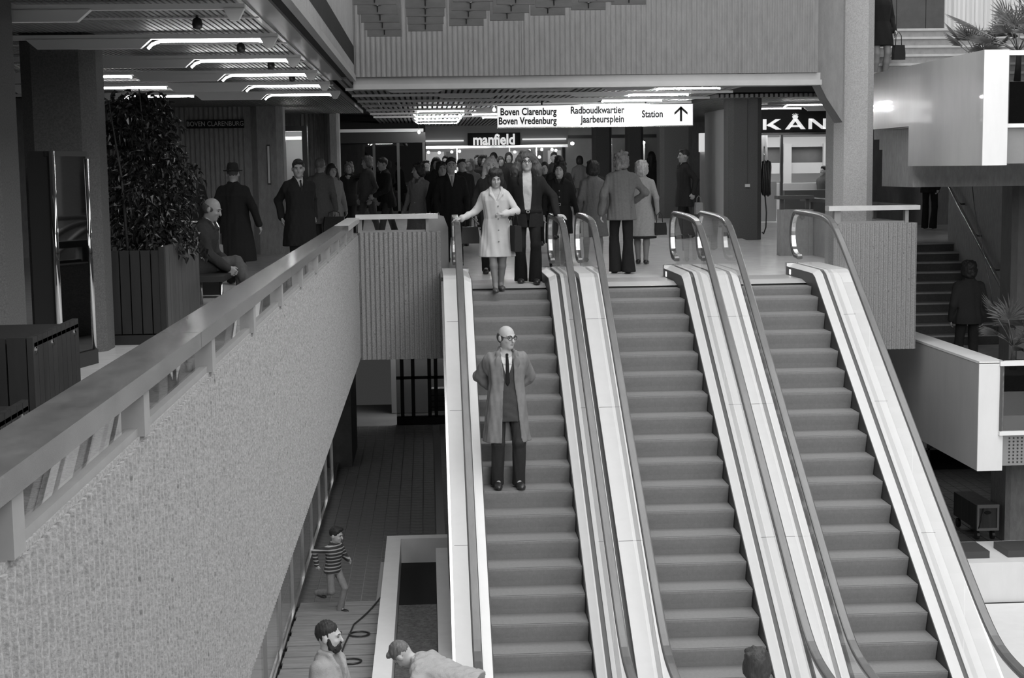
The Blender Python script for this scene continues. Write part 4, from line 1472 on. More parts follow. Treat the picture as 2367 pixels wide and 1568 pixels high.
# ================================================================== PEOPLE
# Bodies and clothes are grown as smooth implicit volumes (tapering limbs blended at the joints)
# and turned into one continuous mesh each.
class Vol:
    def __init__(self, lo, hi, h):
        self.h = h
        self.lo = np.array(lo, float) - 2 * h
        n = np.ceil((np.array(hi, float) + 2 * h - self.lo) / h).astype(int) + 1
        self.n = n
        self.ax = [(self.lo[i] + h * np.arange(n[i])).astype(np.float32) for i in range(3)]
        self.F = np.full(tuple(n), 9.0, np.float32)

    def sub(self, blo, bhi):
        a = np.clip(np.floor((np.array(blo) - self.lo) / self.h).astype(int), 0, self.n)
        b = np.clip(np.ceil((np.array(bhi) - self.lo) / self.h).astype(int) + 1, 0, self.n)
        if (b <= a).any():
            return None
        return tuple(slice(i, j) for i, j in zip(a, b))

    def grid(self, s):
        return (self.ax[0][s[0]][:, None, None], self.ax[1][s[1]][None, :, None], self.ax[2][s[2]][None, None, :])

    def put(self, prim, k=0.02, op='u', T=None):
        fn, blo, bhi = prim
        m = k + 2.5 * self.h
        blo, bhi = np.array(blo, float) - m, np.array(bhi, float) + m
        if T is not None:
            cs = np.array([[x, y, z] for x in (blo[0], bhi[0]) for y in (blo[1], bhi[1]) for z in (blo[2], bhi[2])])
            cs = cs @ T[:3, :3].T + T[:3, 3]
            blo, bhi = cs.min(0), cs.max(0)
        s = self.sub(blo, bhi)
        if s is None:
            return
        x, y, z = self.grid(s)
        if T is not None:
            x, y, z = x - T[0, 3], y - T[1, 3], z - T[2, 3]
            R = T[:3, :3].astype(np.float32)
            x, y, z = (R[0, 0] * x + R[1, 0] * y + R[2, 0] * z, R[0, 1] * x + R[1, 1] * y + R[2, 1] * z, R[0, 2] * x + R[1, 2] * y + R[2, 2] * z)
        d = fn(x, y, z)
        A = self.F[s]
        if op == 'u':
            if k > 0:
                q = np.maximum(k - np.abs(A - d), 0) / k
                self.F[s] = np.minimum(A, d) - q * q * k * .25
            else:
                self.F[s] = np.minimum(A, d)
        elif op == 's':
            if k > 0:
                q = np.maximum(k - np.abs(A + d), 0) / k
                self.F[s] = np.maximum(A, -d) + q * q * k * .25
            else:
                self.F[s] = np.maximum(A, -d)

    def cut(self, fn, T=None):
        """keep only where fn < 0, over the whole volume"""
        x, y, z = self.grid((slice(None),) * 3)
        if T is not None:
            x, y, z = x - T[0, 3], y - T[1, 3], z - T[2, 3]
            R = T[:3, :3].astype(np.float32)
            x, y, z = (R[0, 0] * x + R[1, 0] * y + R[2, 0] * z, R[0, 1] * x + R[1, 1] * y + R[2, 1] * z, R[0, 2] * x + R[1, 2] * y + R[2, 2] * z)
        self.F = np.maximum(self.F, fn(x, y, z))

    def wrinkle(self, amp, f, seed=0, zs=.45, n=5):
        r = np.random.default_rng(seed)
        x, y, z = self.grid((slice(None),) * 3)
        g = 0
        for i in range(n):
            a = r.normal(size=3) * f * (1 + .45 * i)
            g = g + np.sin(a[0] * x + a[1] * y + a[2] * z * zs + r.uniform(0, 6.28)) / (1 + .5 * i)
        self.F = self.F + (amp * .5) * g.astype(np.float32)

    def mesh(self, name, m, scale=1.0):
        F = self.F
        S = F < 0
        n = self.n
        c = np.zeros(tuple(n - 1), np.int8)
        offs = [(i, j, k) for i in (0, 1) for j in (0, 1) for k in (0, 1)]
        for (i, j, k) in offs:
            c += S[i:n[0] - 1 + i, j:n[1] - 1 + j, k:n[2] - 1 + k]
        act = (c > 0) & (c < 8)
        ijk = np.argwhere(act)
        me = bpy.data.meshes.new(name)
        if len(ijk) == 0:
            me.materials.append(m)
            return me
        vid = np.full(act.shape, -1, np.int32)
        vid[act] = np.arange(len(ijk))
        val = np.stack([F[ijk[:, 0] + o[0], ijk[:, 1] + o[1], ijk[:, 2] + o[2]] for o in offs], 1).astype(np.float64)
        off = np.array(offs, float)
        P = np.zeros((len(ijk), 3))
        cnt = np.zeros(len(ijk))
        for a in range(8):
            for b in range(a + 1, 8):
                if np.abs(off[a] - off[b]).sum() != 1:
                    continue
                va, vb = val[:, a], val[:, b]
                x = (va < 0) != (vb < 0)
                t = np.where(x, va / np.where(x, va - vb, 1), 0)
                P += x[:, None] * (off[a] + t[:, None] * (off[b] - off[a]))
                cnt += x
        P = (ijk + P / cnt[:, None]) * self.h + self.lo
        Q = []
        for axis in range(3):
            o1, o2 = [(1, 2), (2, 0), (0, 1)][axis]
            sl0 = [slice(None)] * 3
            sl1 = [slice(None)] * 3
            sl0[axis] = slice(0, n[axis] - 1)
            sl1[axis] = slice(1, n[axis])
            A, B = S[tuple(sl0)], S[tuple(sl1)]
            e = np.argwhere(A != B)
            ok = (e[:, o1] > 0) & (e[:, o2] > 0) & (e[:, o1] < n[o1] - 1) & (e[:, o2] < n[o2] - 1)
            e = e[ok]
            ins = A[e[:, 0], e[:, 1], e[:, 2]]

            def cell(d1, d2):
                q = e.copy()
                q[:, o1] -= d1
                q[:, o2] -= d2
                return vid[q[:, 0], q[:, 1], q[:, 2]]
            a, b, c2, d = cell(1, 1), cell(0, 1), cell(0, 0), cell(1, 0)
            quad = np.where(ins[:, None], np.stack([a, b, c2, d], 1), np.stack([a, d, c2, b], 1))
            Q.append(quad)
        Q = np.concatenate(Q)
        P = P * scale
        me.vertices.add(len(P))
        me.vertices.foreach_set('co', P.astype(np.float32).ravel())
        me.loops.add(len(Q) * 4)
        me.loops.foreach_set('vertex_index', Q.astype(np.int32).ravel())
        me.polygons.add(len(Q))
        me.polygons.foreach_set('loop_start', np.arange(0, len(Q) * 4, 4, dtype=np.int32))
        me.polygons.foreach_set('loop_total', np.full(len(Q), 4, np.int32))
        me.polygons.foreach_set('use_smooth', np.ones(len(Q), bool))
        me.update(calc_edges=True)
        me.validate()
        me.materials.append(m)
        return me


def cone(a, b, ra, rb):
    a, b = np.array(a, np.float32), np.array(b, np.float32)
    ba = b - a
    l2 = float(ba @ ba) + 1e-9

    def fn(x, y, z):
        px, py, pz = x - a[0], y - a[1], z - a[2]
        t = np.clip((px * ba[0] + py * ba[1] + pz * ba[2]) / l2, 0, 1)
        return np.sqrt((px - t * ba[0]) ** 2 + (py - t * ba[1]) ** 2 + (pz - t * ba[2]) ** 2) - (ra + (rb - ra) * t)
    r = max(ra, rb)
    return fn, np.minimum(a, b) - r, np.maximum(a, b) + r


def ell(c, r):
    c, r = np.array(c, np.float32), np.array(r, np.float32)

    def fn(x, y, z):
        px, py, pz = (x - c[0]) / r[0], (y - c[1]) / r[1], (z - c[2]) / r[2]
        k0 = np.sqrt(px * px + py * py + pz * pz)
        k1 = np.sqrt((px / r[0]) ** 2 + (py / r[1]) ** 2 + (pz / r[2]) ** 2) + 1e-6
        return k0 * (k0 - 1) / k1
    return fn, c - r, c + r


def loft(sec):
    """stack of ellipses (z, half width, half depth, centre y[, centre x])"""
    sec = sorted([tuple(s) + (0,) * (5 - len(s)) for s in sec])
    Z = np.array([s[0] for s in sec], np.float32)
    A = np.array([s[1] for s in sec], np.float32)
    B = np.array([s[2] for s in sec], np.float32)
    C = np.array([s[3] for s in sec], np.float32)
    X = np.array([s[4] for s in sec], np.float32)

    def fn(x, y, z):
        sh = z.shape
        zz = z.ravel()
        a, b, c, cx = (np.interp(zz, Z, q).reshape(sh).astype(np.float32) for q in (A, B, C, X))
        px, py = (x - cx) / a, (y - c) / b
        k = np.sqrt(px * px + py * py) + 1e-6
        d = (k - 1) * np.minimum(a, b)
        return np.maximum(d, np.maximum(Z[0] - z, z - Z[-1]))
    m = A.max() + np.abs(X).max()
    return fn, (-m, (C - B).min(), Z[0]), (m, (C + B).max(), Z[-1])


def boxp(c, hs_, r=.005):
    c, hs_ = np.array(c, np.float32), np.array(hs_, np.float32)

    def fn(x, y, z):
        qx, qy, qz = np.abs(x - c[0]) - hs_[0] + r, np.abs(y - c[1]) - hs_[1] + r, np.abs(z - c[2]) - hs_[2] + r
        return np.sqrt(np.maximum(qx, 0) ** 2 + np.maximum(qy, 0) ** 2 + np.maximum(qz, 0) ** 2) + np.minimum(np.maximum(qx, np.maximum(qy, qz)), 0) - r
    return fn, c - hs_, c + hs_


def T_rot(pivot, yaw=0., pitch=0., roll=0.):
    """turn about a pivot: yaw about Z (left positive), pitch about X (positive nods forward), roll about Y"""
    R = (Matrix.Rotation(math.radians(yaw), 3, 'Z') @ Matrix.Rotation(math.radians(pitch), 3, 'X') @ Matrix.Rotation(math.radians(roll), 3, 'Y'))
    R = np.array(R)
    p = np.array(pivot, float)
    T = np.eye(4)
    T[:3, :3] = R
    T[:3, 3] = p - R @ p
    return T


def app(T, p):
    p = np.array(p, float)
    return p if T is None else T[:3, :3] @ p + T[:3, 3]


def ik(a, b, l1, l2, hint):
    a, b, hint = Vector(a), Vector(b), Vector(hint)
    d = b - a
    L_ = min(d.length, (l1 + l2) * .999)
    d.normalize()
    q = (l1 * l1 - l2 * l2 + L_ * L_) / (2 * L_)
    h = math.sqrt(max(0, l1 * l1 - q * q))
    hint = hint - d * hint.dot(d)
    hint.normalize()
    return a + d * q + hint * h, a + d * L_


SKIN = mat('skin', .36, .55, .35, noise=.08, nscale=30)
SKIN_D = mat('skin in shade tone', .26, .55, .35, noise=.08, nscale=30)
STOCK = mat('stocking', .17, .6, .3)
EYE = mat('eye', .02, .2, .5)
LIP = mat('lip', .17, .5, .3)


def cloth(v, n=.12):
    return mat('cloth %.3f' % v, v, .9, .15, noise=n, nscale=35, bump=.15, bscale=220)


def hairm(v):
    return mat('hair %.3f' % v, v, .6, .35, noise=.45, nscale=45, bump=.5, bscale=120, stretch=(1, 1, .3))


SHOE = mat('shoe leather', .022, .35, .5)
SHOE_L = mat('light shoe leather', .06, .4, .5)
DEF_FEET = ((.095, -.02, 0), (-.095, .03, 0))     # person's left is +x (faces -y)


def person(label, pos, heading, H, hair='short', hv=.03, top=None, legs=None, arms=None, feet=DEF_FEET, head=(0, 0, 0),
           hs_=1.0, h=.011, hip=.93, bend=0., female=False, skin=None, glasses=False, shoes=True, face=True, beard=False,
           girth=1.0, extra=None, shoe_m=None, knees=None, lean=0., hat=None, twist=0.):
    """one figure; canonical height 1.75 m facing -y, scaled to H, turned by heading (degrees) and set at pos"""
    s = H / 1.73
    skin = skin or SKIN
    dz = hip - .93
    TB = None
    if bend or lean or dz or twist:
        TB = T_rot((0, 0, .95), yaw=twist, pitch=bend, roll=lean)
        TB[2, 3] += dz
    HP = (0, 0.01, 1.475)
    TH = T_rot(HP, *head)
    if hs_ != 1:
        pass
    if TB is not None:
        TH = TB @ TH
    fw = .92 if female else 1.0
    sh = [app(TB, (sx * .168 * fw, .01, 1.362)) for sx in (1, -1)]
    hp = [np.array((sx * .085, .0, .92 + dz)) for sx in (1, -1)]
    # arms: (wrist target, elbow hint, hand direction, palm normal) in body space
    A = []
    for i, sx in enumerate((1, -1)):
        spec = (arms or {}).get('LR'[i]) or dict(w=(sx * .235, -.05, .86))
        w = np.array(spec['w'], float)
        if spec.get('body', True):
            w = app(TB, w)
        el, wr = ik(sh[i], w, .285, .262, spec.get('hint', (sx * .35, .8, -.1)))
        d = Vector(wr) - el
        d.normalize()
        hd = Vector(spec.get('hd', d))
        hd.normalize()
        pn = Vector(spec.get('pn', (-sx, 0, 0)))
        pn = pn - hd * pn.dot(hd)
        pn.normalize()
        A.append((sh[i], np.array(el), np.array(wr), np.array(hd), np.array(pn), spec.get('curl', .5), sx))
    G = []
    for i, sx in enumerate((1, -1)):
        f = np.array(feet[i], float)
        an = np.array((f[0], f[1] + .03, f[2] + .085))
        kh = knees[i] if knees else (sx * .12, -1, 0)
        kn, an2 = ik(hp[i], an, .435, .42, kh)
        G.append((hp[i], np.array(kn), np.array(an2), f, sx))
    allp = np.array([p for a in A for p in (a[0], a[1], a[2], a[2] + a[3] * .2)] + [p for g in G for p in (g[0], g[1], g[2], g[3] + (0, -.2, 0), g[3] + (0, .12, 0))] +
                    [app(TH, (sx, y, z)) for sx in (-.14 * hs_, .14 * hs_) for y in (-.14 * hs_, .16 * hs_) for z in (1.48, 1.50 + .27 * hs_)] + [app(TB, (x, y, z)) for x in (-.27, .27) for y in (-.2, .2) for z in (.8, 1.45)])
    LO, HI = allp.min(0) - .04, allp.max(0) + .04

    # ---------------- body: one continuous skin
    V = Vol(LO, HI, h)
    tr = [(.84, .135, .10, .01), (.95, .14, .10, .01), (1.05, .125 * fw, .09, .0), (1.18, .135 * fw, .095, -.005), (1.32, .15 * fw, .10, .0), (1.40, .12, .08, .01), (1.45, .06, .06, .012)]
    V.put(loft(tr), .03, T=TB)
    V.put(cone((0, .018, 1.40), (0, .005, 1.54), .056, .052), .03, T=TB)
    if head != (0, 0, 0):
        V.put(cone((0, .01, 1.50), (0, .0, 1.56), .052, .05), .02, T=TH)
    q = hs_

    def hd_(p):
        return (p[0] * q, p[1] * q, 1.478 + p[2] * q * 1.04)
    V.put(ell(hd_((0, .012, .132)), (.081 * q, .098 * q, .099 * q)), .03, T=TH)
    V.put(ell(hd_((0, -.028, .070)), (.064 * q, .064 * q, .076 * q)), .035, T=TH)
    V.put(ell(hd_((0, -.066, .020)), (.026 * q, .024 * q, .022 * q)), .025, T=TH)
    if face:
        for sx in (1, -1):
            V.put(ell(hd_((sx * .032, -.094, .118)), (.017 * q, .014 * q, .011 * q)), .012, 's', T=TH)
            V.put(ell(hd_((sx * .084, .014, .103)), (.012 * q, .022 * q, .032 * q)), .008, T=TH)
            V.put(cone(hd_((sx * .012, -.090, .137)), hd_((sx * .05, -.078, .137)), .009 * q, .008 * q), .014, T=TH)
            V.put(ell(hd_((sx * .040, -.070, .085)), (.02 * q, .018 * q, .016 * q)), .02, T=TH)
        V.put(cone(hd_((0, -.092, .124)), hd_((0, -.112, .082)), .009 * q, .014 * q), .012, T=TH)
        V.put(ell(hd_((0, -.083, .050)), (.023 * q, .011 * q, .008 * q)), .010, T=TH)
    for (a, e, w, hd, pn, curl, sx) in A:
        V.put(cone(a, e, .047, .040), .03)
        V.put(cone(e, w, .040, .027), .02)
        sd = np.cross(hd, pn) * -sx
        c = w + hd * .045
        if h <= .0125:
            for k in range(5):
                t = (k - 2) * .0155
                V.put(cone(w + hd * .012 + sd * t * .8, w + hd * .078 + sd * t * 1.1, .0145, .0135), .012)
            for k, (t, l) in enumerate(((.031, .062), (.0105, .074), (-.0105, .070), (-.031, .056))):
                b0 = w + hd * .080 + sd * t
                d1 = hd * math.cos(curl) + pn * math.sin(curl)
                d2 = hd * math.cos(curl * 2.1) + pn * math.sin(curl * 2.1)
                b1 = b0 + d1 * l * .52
                b2 = b1 + d2 * l * .5
                V.put(cone(b0, b1, .0095, .009), .004)
                V.put(cone(b1, b2, .009, .0075), .003)
            t0 = w + hd * .025 + sd * .030
            t1 = t0 + hd * .034 + sd * .026 + pn * .012
            V.put(cone(t0, t1, .0135, .0105), .010)
            V.put(cone(t1, t1 + hd * .030 + pn * .010, .0105, .0085), .003)
        else:
            V.put(cone(w, w + hd * .07, .028, .030), .02)
            V.put(cone(w + hd * .07, w + hd * .13 + pn * .03, .026, .016), .01)
            V.put(cone(w + hd * .03 + sd * .02, w + hd * .07 + sd * .05, .014, .012), .01)
    for (a, k, w, f, sx) in G:
        V.put(cone(a, k, .078, .052), .04)
        V.put(cone(k, k + (w - k) * .35, .052, .054), .02)
        V.put(cone(k + (w - k) * .35, w, .054, .034), .02)
        V.put(cone(w, np.array((f[0], f[1] - .10, f[2] + .028)), .032, .020), .02)
    body = link('person', V.mesh('person', skin, s), None, pos, math.radians(heading))
    tag(body, label, 'person')

    def child(vol, name, m):
        return link(name, vol.mesh(name, m, s), body)

    # ---------------- hair
    if hair:
        W = Vol(LO, HI, min(h, .012))
        # limit the working block to the head
        top_z = app(TH, hd_((0, 0, .12)))
        ext = .42 if hair in ('long', 'curly') else .24
        W = Vol(top_z - (.24 * q, .24 * q, ext * q), top_z + (.24 * q, .24 * q, .22 * q), min(h, .012))
        S_ = lambda c, r, k=.02, op='u': W.put(ell(hd_(c), tuple(q * t for t in r)), k * 1.0, op, TH)
        if hair == 'bald':
            S_((0, .022, .112), (.088, .103, .082))
            S_((0, -.03, .222), (.095, .128, .080), .01, 's')
            S_((0, -.120, .09), (.11, .098, .14), .01, 's')
            for sx in (1, -1):
                S_((sx * .090, .010, .095), (.02, .020, .030), .006, 's')
        elif hair == 'short':
            S_((0, .020, .150), (.086, .102, .102))
            S_((0, -.112, .088), (.090, .090, .105), .012, 's')
            S_((0, -.02, .02), (.11, .075, .075), .012, 's')
            S_((.02, -.055, .212), (.055, .04, .026), .02)
        elif hair == 'crop':
            S_((0, .020, .148), (.083, .100, .100))
            S_((0, -.10, .075), (.082, .085, .108), .012, 's')
            S_((0, -.02, .03), (.11, .08, .08), .012, 's')
        elif hair == 'bob':
            S_((0, .022, .130), (.104, .110, .125))
            S_((0, .05, .06), (.10, .07, .08), .04)
            S_((0, -.112, .080), (.070, .095, .105), .012, 's')
        elif hair == 'wavy':
            S_((0, .018, .150), (.105, .112, .112))
            for sx in (1, -1):
                S_((sx * .078, .0, .085), (.040, .06, .07), .03)
                S_((sx * .04, -.045, .212), (.055, .05, .036), .02)
            S_((0, .06, .06), (.09, .06, .08), .04)
            S_((0, -.118, .082), (.066, .092, .100), .012, 's')
        elif hair == 'long':
            S_((0, .020, .140), (.098, .106, .112))
            for sx in (1, -1):
                W.put(cone(hd_((sx * .078, .0, .12)), hd_((sx * .105, -.01, -.10)), .038 * q, .045 * q), .03, T=TH)
                W.put(cone(hd_((sx * .105, -.01, -.10)), hd_((sx * .10, -.02, -.20)), .045 * q, .03 * q), .03, T=TH)
            W.put(cone(hd_((0, .07, .10)), hd_((0, .075, -.16)), .08 * q, .075 * q), .05, T=TH)
            S_((0, -.125, .07), (.058, .085, .10), .012, 's')
        elif hair == 'curly':
            S_((0, .02, .150), (.118, .115, .105), .03)
            rr_ = np.random.default_rng(11)
            for sx in (1, -1):
                W.put(cone(hd_((sx * .095, .01, .14)), hd_((sx * .135, .0, .02)), .050 * q, .064 * q), .04, T=TH)
                W.put(cone(hd_((sx * .135, .0, .02)), hd_((sx * .150, .0, -.10)), .064 * q, .048 * q), .04, T=TH)
            W.put(cone(hd_((0, .08, .12)), hd_((0, .09, -.10)), .10 * q, .11 * q), .05, T=TH)
            for _ in range(300):
                th_, zz_ = rr_.uniform(0, 6.283), rr_.uniform(-.13, .25)
                rad_ = .125 + .05 * max(0, 1 - abs(zz_ + .02) / .16) - .07 * max(0, (zz_ - .15) / .1)
                if math.sin(th_) < -.55 and zz_ < .19:
                    continue
                c_ = (rad_ * math.cos(th_) * 1.02, .02 + rad_ * .85 * math.sin(th_), zz_)
                S_(c_, (rr_.uniform(.010, .024),) * 3, .008)
            S_((0, -.128, .075), (.066, .10, .112), .012, 's')
        elif hair == 'back':
            S_((0, .018, .145), (.096, .108, .108))
            S_((0, .045, .075), (.096, .075, .075), .03)
            S_((0, .085, .035), (.092, .040, .035), .02)
            S_((.05, .075, .005), (.045, .035, .030), .02)
            S_((0, -.11, .075), (.078, .085, .10), .012, 's')
        if hair in ('wavy', 'bob', 'back') and h <= .0125:
            rr_ = np.random.default_rng(int(abs(pos[0]) * 1000) % 1000)
            for _ in range(70):
                th_, zz_ = rr_.uniform(0, 6.283), rr_.uniform(.03, .25)
                if math.sin(th_) < -.45 and zz_ < .20:
                    continue
                rad_ = .094 if zz_ < .17 else .094 * math.sqrt(max(.05, 1 - ((zz_ - .17) / .09) ** 2))
                S_((rad_ * math.cos(th_), .02 + rad_ * 1.05 * math.sin(th_), zz_), (rr_.uniform(.012, .024),) * 3, .012)
        if hair != 'bald':
            W.wrinkle(.005, 85, 3, zs=.35)
        child(W, 'hair', hairm(hv))
    if hat:
        W = Vol(app(TH, hd_((0, 0, .16))) - (.24, .24, .16), app(TH, hd_((0, 0, .16))) + (.24, .24, .22), .011)
        W.put(loft([(1.478 + .165, .088, .106, .01), (1.478 + .21, .086, .103, .01), (1.478 + .27, .070, .085, .01), (1.478 + .285, .045, .07, .01)]), .01, T=TH)
        W.put(ell((0, .0, 1.478 + .295), (.022, .08, .02)), .01, 's', TH)
        W.put(loft([(1.478 + .158, .135, .155, .0), (1.478 + .172, .142, .162, .0)]), .012, T=TH)
        child(W, 'hat', hat)
    if beard:
        W = Vol(app(TH, hd_((0, -.05, .04))) - (.13, .13, .13), app(TH, hd_((0, -.05, .04))) + (.13, .13, .13), .006)
        W.put(ell(hd_((0, -.058, .022)), (.050, .052, .046)), .02, T=TH)
        for sx in (1, -1):
            W.put(cone(hd_((sx * .052, -.035, .030)), hd_((sx * .072, -.008, .10)), .026, .017), .02, T=TH)
            W.put(cone(hd_((sx * .004, -.105, .064)), hd_((sx * .032, -.090, .050)), .009, .007), .01, T=TH)
        W.put(ell(hd_((0, -.105, .050)), (.020, .014, .006)), .006, 's', TH)
        W.wrinkle(.006, 140, 2)
        child(W, 'beard', hairm(hv))
    if face and h <= .0125:
        W = MB()
        for sx in (1, -1):
            for nm, c, r in (('eye', (sx * .032, -.0855, .118), .0072),):
                p = app(TH, hd_(c)) * s
                r = r * q * s
                W.lathe([(r * .1, -r * .75), (r * .8, -r * .45), (r, 0), (r * .8, r * .45), (r * .1, r * .75)], tuple(p), 8)
        W.build('eyes', EYE, body)
        W = MB()
        for sx in (1, -1):
            pts = [app(TH, hd_((sx * x, y, z))) * s for x, y, z in ((.015, -.101, .138), (.032, -.098, .144), (.052, -.084, .139))]
            W.tube(pts, .0036 * q * s, 5)
        W.build('eyebrows', hairm(min(hv, .12)), body)
        pts = [app(TH, hd_(p)) * s for p in ((.020, -.090, .050), (.008, -.0965, .051), (-.008, -.0965, .051), (-.020, -.090, .050))]
        if not beard:
            MB().tube(pts, .0036 * q * s, 5).build('lips', LIP, body)
    if glasses:
        W = MB()
        for sx in (1, -1):
            pts = []
            for k in range(13):
                a = 2 * math.pi * k / 12
                pts.append(app(TH, hd_((sx * .034 + .025 * math.cos(a), -.104 + .010 * abs(math.cos(a)) * (1 if math.cos(a) * sx > 0 else 0), .117 + .019 * math.sin(a)))) * s)
            W.tube(pts, .0032 * s, 5, caps=False)
            W.tube([app(TH, hd_((sx * .058, -.097, .122))) * s, app(TH, hd_((sx * .082, .0, .120))) * s], .003 * s, 5)
        W.tube([app(TH, hd_((.010, -.106, .121))) * s, app(TH, hd_((-.010, -.106, .121))) * s], .003 * s, 5)
        W.build('glasses', M_BLACK, body)

    # ---------------- legs
    if legs:
        if legs['kind'] == 'trousers':
            W = Vol((LO[0], LO[1], 0), (HI[0], HI[1], 1.1 + max(dz, 0)), h)
            fl = legs.get('flare', .062)
            W.put(loft([(.84 + dz, .15, .115, .01), (.93 + dz, .155, .118, .01), (1.04 + dz, .145, .105, .005)]), .03)
            for (a, k, w, f, sx) in G:
                e = w + (w - k) / np.linalg.norm(w - k) * .045
                W.put(cone(a, k, .084, .068), .03)
                W.put(cone(k, e, .068, fl), .02)
            W.wrinkle(.006, 30, 5)
            for (a, k, w, f, sx) in G:
                pass
            if min(f[2] for f in feet) == max(f[2] for f in feet) == 0:
                W.cut(lambda x, y, z: .025 - z + 0 * x)
            child(W, 'trousers', legs['m'])
        elif legs['kind'] == 'stockings':
            W = Vol((LO[0], LO[1], LO[2]), (HI[0], HI[1], .75), min(h, .011))
            for (a, k, w, f, sx) in G:
                W.put(cone(a + (k - a) * .6, k, .064, .055), .02)
                W.put(cone(k, k + (w - k) * .35, .055, .057), .02)
                W.put(cone(k + (w - k) * .35, w, .057, .037), .02)
                W.put(cone(w, np.array((f[0], f[1] - .06, f[2] + .045)), .037, .03), .02)
            child(W, 'stockings', legs['m'])
    if shoes:
        for (a, k, w, f, sx) in G:
            W = Vol((f[0] - .08, f[1] - .22, f[2] - .02), (f[0] + .08, f[1] + .13, f[2] + .14), min(h, .009))
            W.put(cone((f[0], f[1] + .045, f[2] + .045), (f[0] + sx * .012, f[1] - .12, f[2] + .030), .042, .036), .02)
            W.put(ell((f[0] + sx * .008, f[1] - .10, f[2] + .03), (.044, .085, .036)), .02)
            if not female:
                W.put(cone((f[0], f[1] + .03, f[2] + .06), (f[0], f[1] + .03, f[2] + .10), .042, .042), .02)
            W.cut(lambda x, y, z: (f[2] + .002) - z + 0 * x)
            child(W, 'shoe', shoe_m or SHOE)

    # ---------------- upper garments
    t = top or dict(kind='coat', m=cloth(.03), hem=.55)
    g = girth
    hem = t['hem']
    wd = t.get('w', .0)
    hw = t.get('flare', .0)
    sec = [(1.475, .070, .068, .012), (1.455, .095, .080, .014), (1.43, .135 * fw, .095, .014), (1.385, .188 * fw, .114, .008), (1.34, .205 * fw, .126, .002), (1.28, .205 * fw * g, .132 * g, -.004), (1.12, .182 * fw * g, .128 * g, .0),
           (1.02, .178 * fw * g + wd, .128 * g + wd, .004), (.90, .202 * g + wd, .146 * g + wd, .008)]
    low = [(.72, .205 * g + wd + hw * .4, .150 * g + wd + hw * .3, .008), (.50, .218 * g + wd + hw * .8, .162 * g + wd + hw * .6, .008), (.25, .228 * g + wd + hw, .17 * g + wd + hw * .8, .008)]
    sec2 = sec + low
    W = Vol((LO[0] - .06, LO[1] - .06, max(LO[2], hem + min(dz, 0) - .15)), HI + (.06, .06, 0), h)
    W.put(loft(sec2), .03, T=TB)
    sr = t.get('sleeve', (.064, .057, .050))
    for (a, e, w, hd, pn, curl, sx) in A:
        wc = e + (w - e) * t.get('cuff', .97)
        q_ = .88 if female else 1.0
        W.put(cone(a, e, sr[0] * q_, sr[1] * q_), .045)
        W.put(cone(e, wc, sr[1] * q_, sr[2] * q_), .02)
    W.wrinkle(t.get('wr', .008), 22, int(abs(pos[0] * 100)) % 97, zs=t.get('wz', .22), n=6)
    W.cut(lambda x, y, z: (hem - z) + 0 * x, TB)
    # walking or seated: the skirt of the coat follows the thighs
    if dz < -.2:
        for (a, k, w, f, sx) in G:
            W.put(cone(a, a + (k - a) * t.get('lap', .6), .105, .095), .04)
    collar = t.get('collar', .012)
    v = t.get('v')
    if v:                       # neckline: (lowest z, half width at the top)
        zb, vw = v
        W.cut(lambda x, y, z: -np.maximum(np.maximum(np.abs(x) - vw * np.clip((z - zb) / (1.46 - zb), 0, 1.15), y + .01), zb - z), TB)
    op = t.get('open')
    if op:                      # open front: list of (z, centre x, half gap)
        zs = np.array([o_[0] for o_ in op], np.float32)
        o_i = np.argsort(zs)
        cxs, gps = np.array([o_[1] for o_ in op])[o_i], np.array([o_[2] for o_ in op])[o_i]
        zs = zs[o_i]

        def openfn(x, y, z):
            c = np.interp(z.ravel(), zs, cxs).reshape(z.shape)
            gp = np.interp(z.ravel(), zs, gps).reshape(z.shape)
            return -np.maximum(np.abs(x - c) - gp, y + .02)
        W.cut(openfn, TB)
    if collar:
        for sx in (1, -1):
            W.put(cone((sx * .062, .050, 1.475), (sx * .078, -.045, 1.455), collar, collar * 1.15), .012, T=TB)
            if op:
                W.put(ell((sx * .092, -.074, 1.418), (.030, .022, .050)), .010, T=TB)
                W.put(ell((sx * .098, -.108, 1.35), (.030, .014, .060)), .012, T=TB)
            if v and not op:
                W.put(cone((sx * .078, -.045, 1.455), (sx * (v[1] + .012), -.105, 1.36 if v[0] < 1.3 else 1.40), collar * 1.1, collar * .9), .014, T=TB)
                W.put(cone((sx * (v[1] * .95 + .012), -.108, 1.37), (sx * .022, -.132 * g, v[0] + .02), collar * .9, collar * .55), .012, T=TB)
        W.put(cone((.062, .050, 1.475), (-.062, .050, 1.475), collar, collar), .02, T=TB)
    child(W, t.get('name', 'coat'), t['m'])
    if v or op:
        inn = t.get('inner') or cloth(.45)
        zb = (v[0] if v else hem) - .05
        if op and 'inner_hem' in t:
            zb = t['inner_hem']
        W = Vol(LO, HI, h)
        W.put(loft([(z_, a_ * .90 - .010, b_ - .020, c_) for (z_, a_, b_, c_) in sec2 if z_ < 1.47] + [(1.49, .058, .058, .012)]), .02, T=TB)
        W.cut(lambda x, y, z: np.maximum(zb - z, y - .02) + 0 * x, TB)
        if t.get('inner_v'):
            zb2, vw2 = t['inner_v']
            W.cut(lambda x, y, z: -np.maximum(np.maximum(np.abs(x) - vw2 * np.clip((z - zb2) / (1.46 - zb2), 0, 1.1), y + .01), zb2 - z), TB)
        W.wrinkle(.004, 40, 9)
        child(W, t.get('inner_name', 'shirt'), inn)
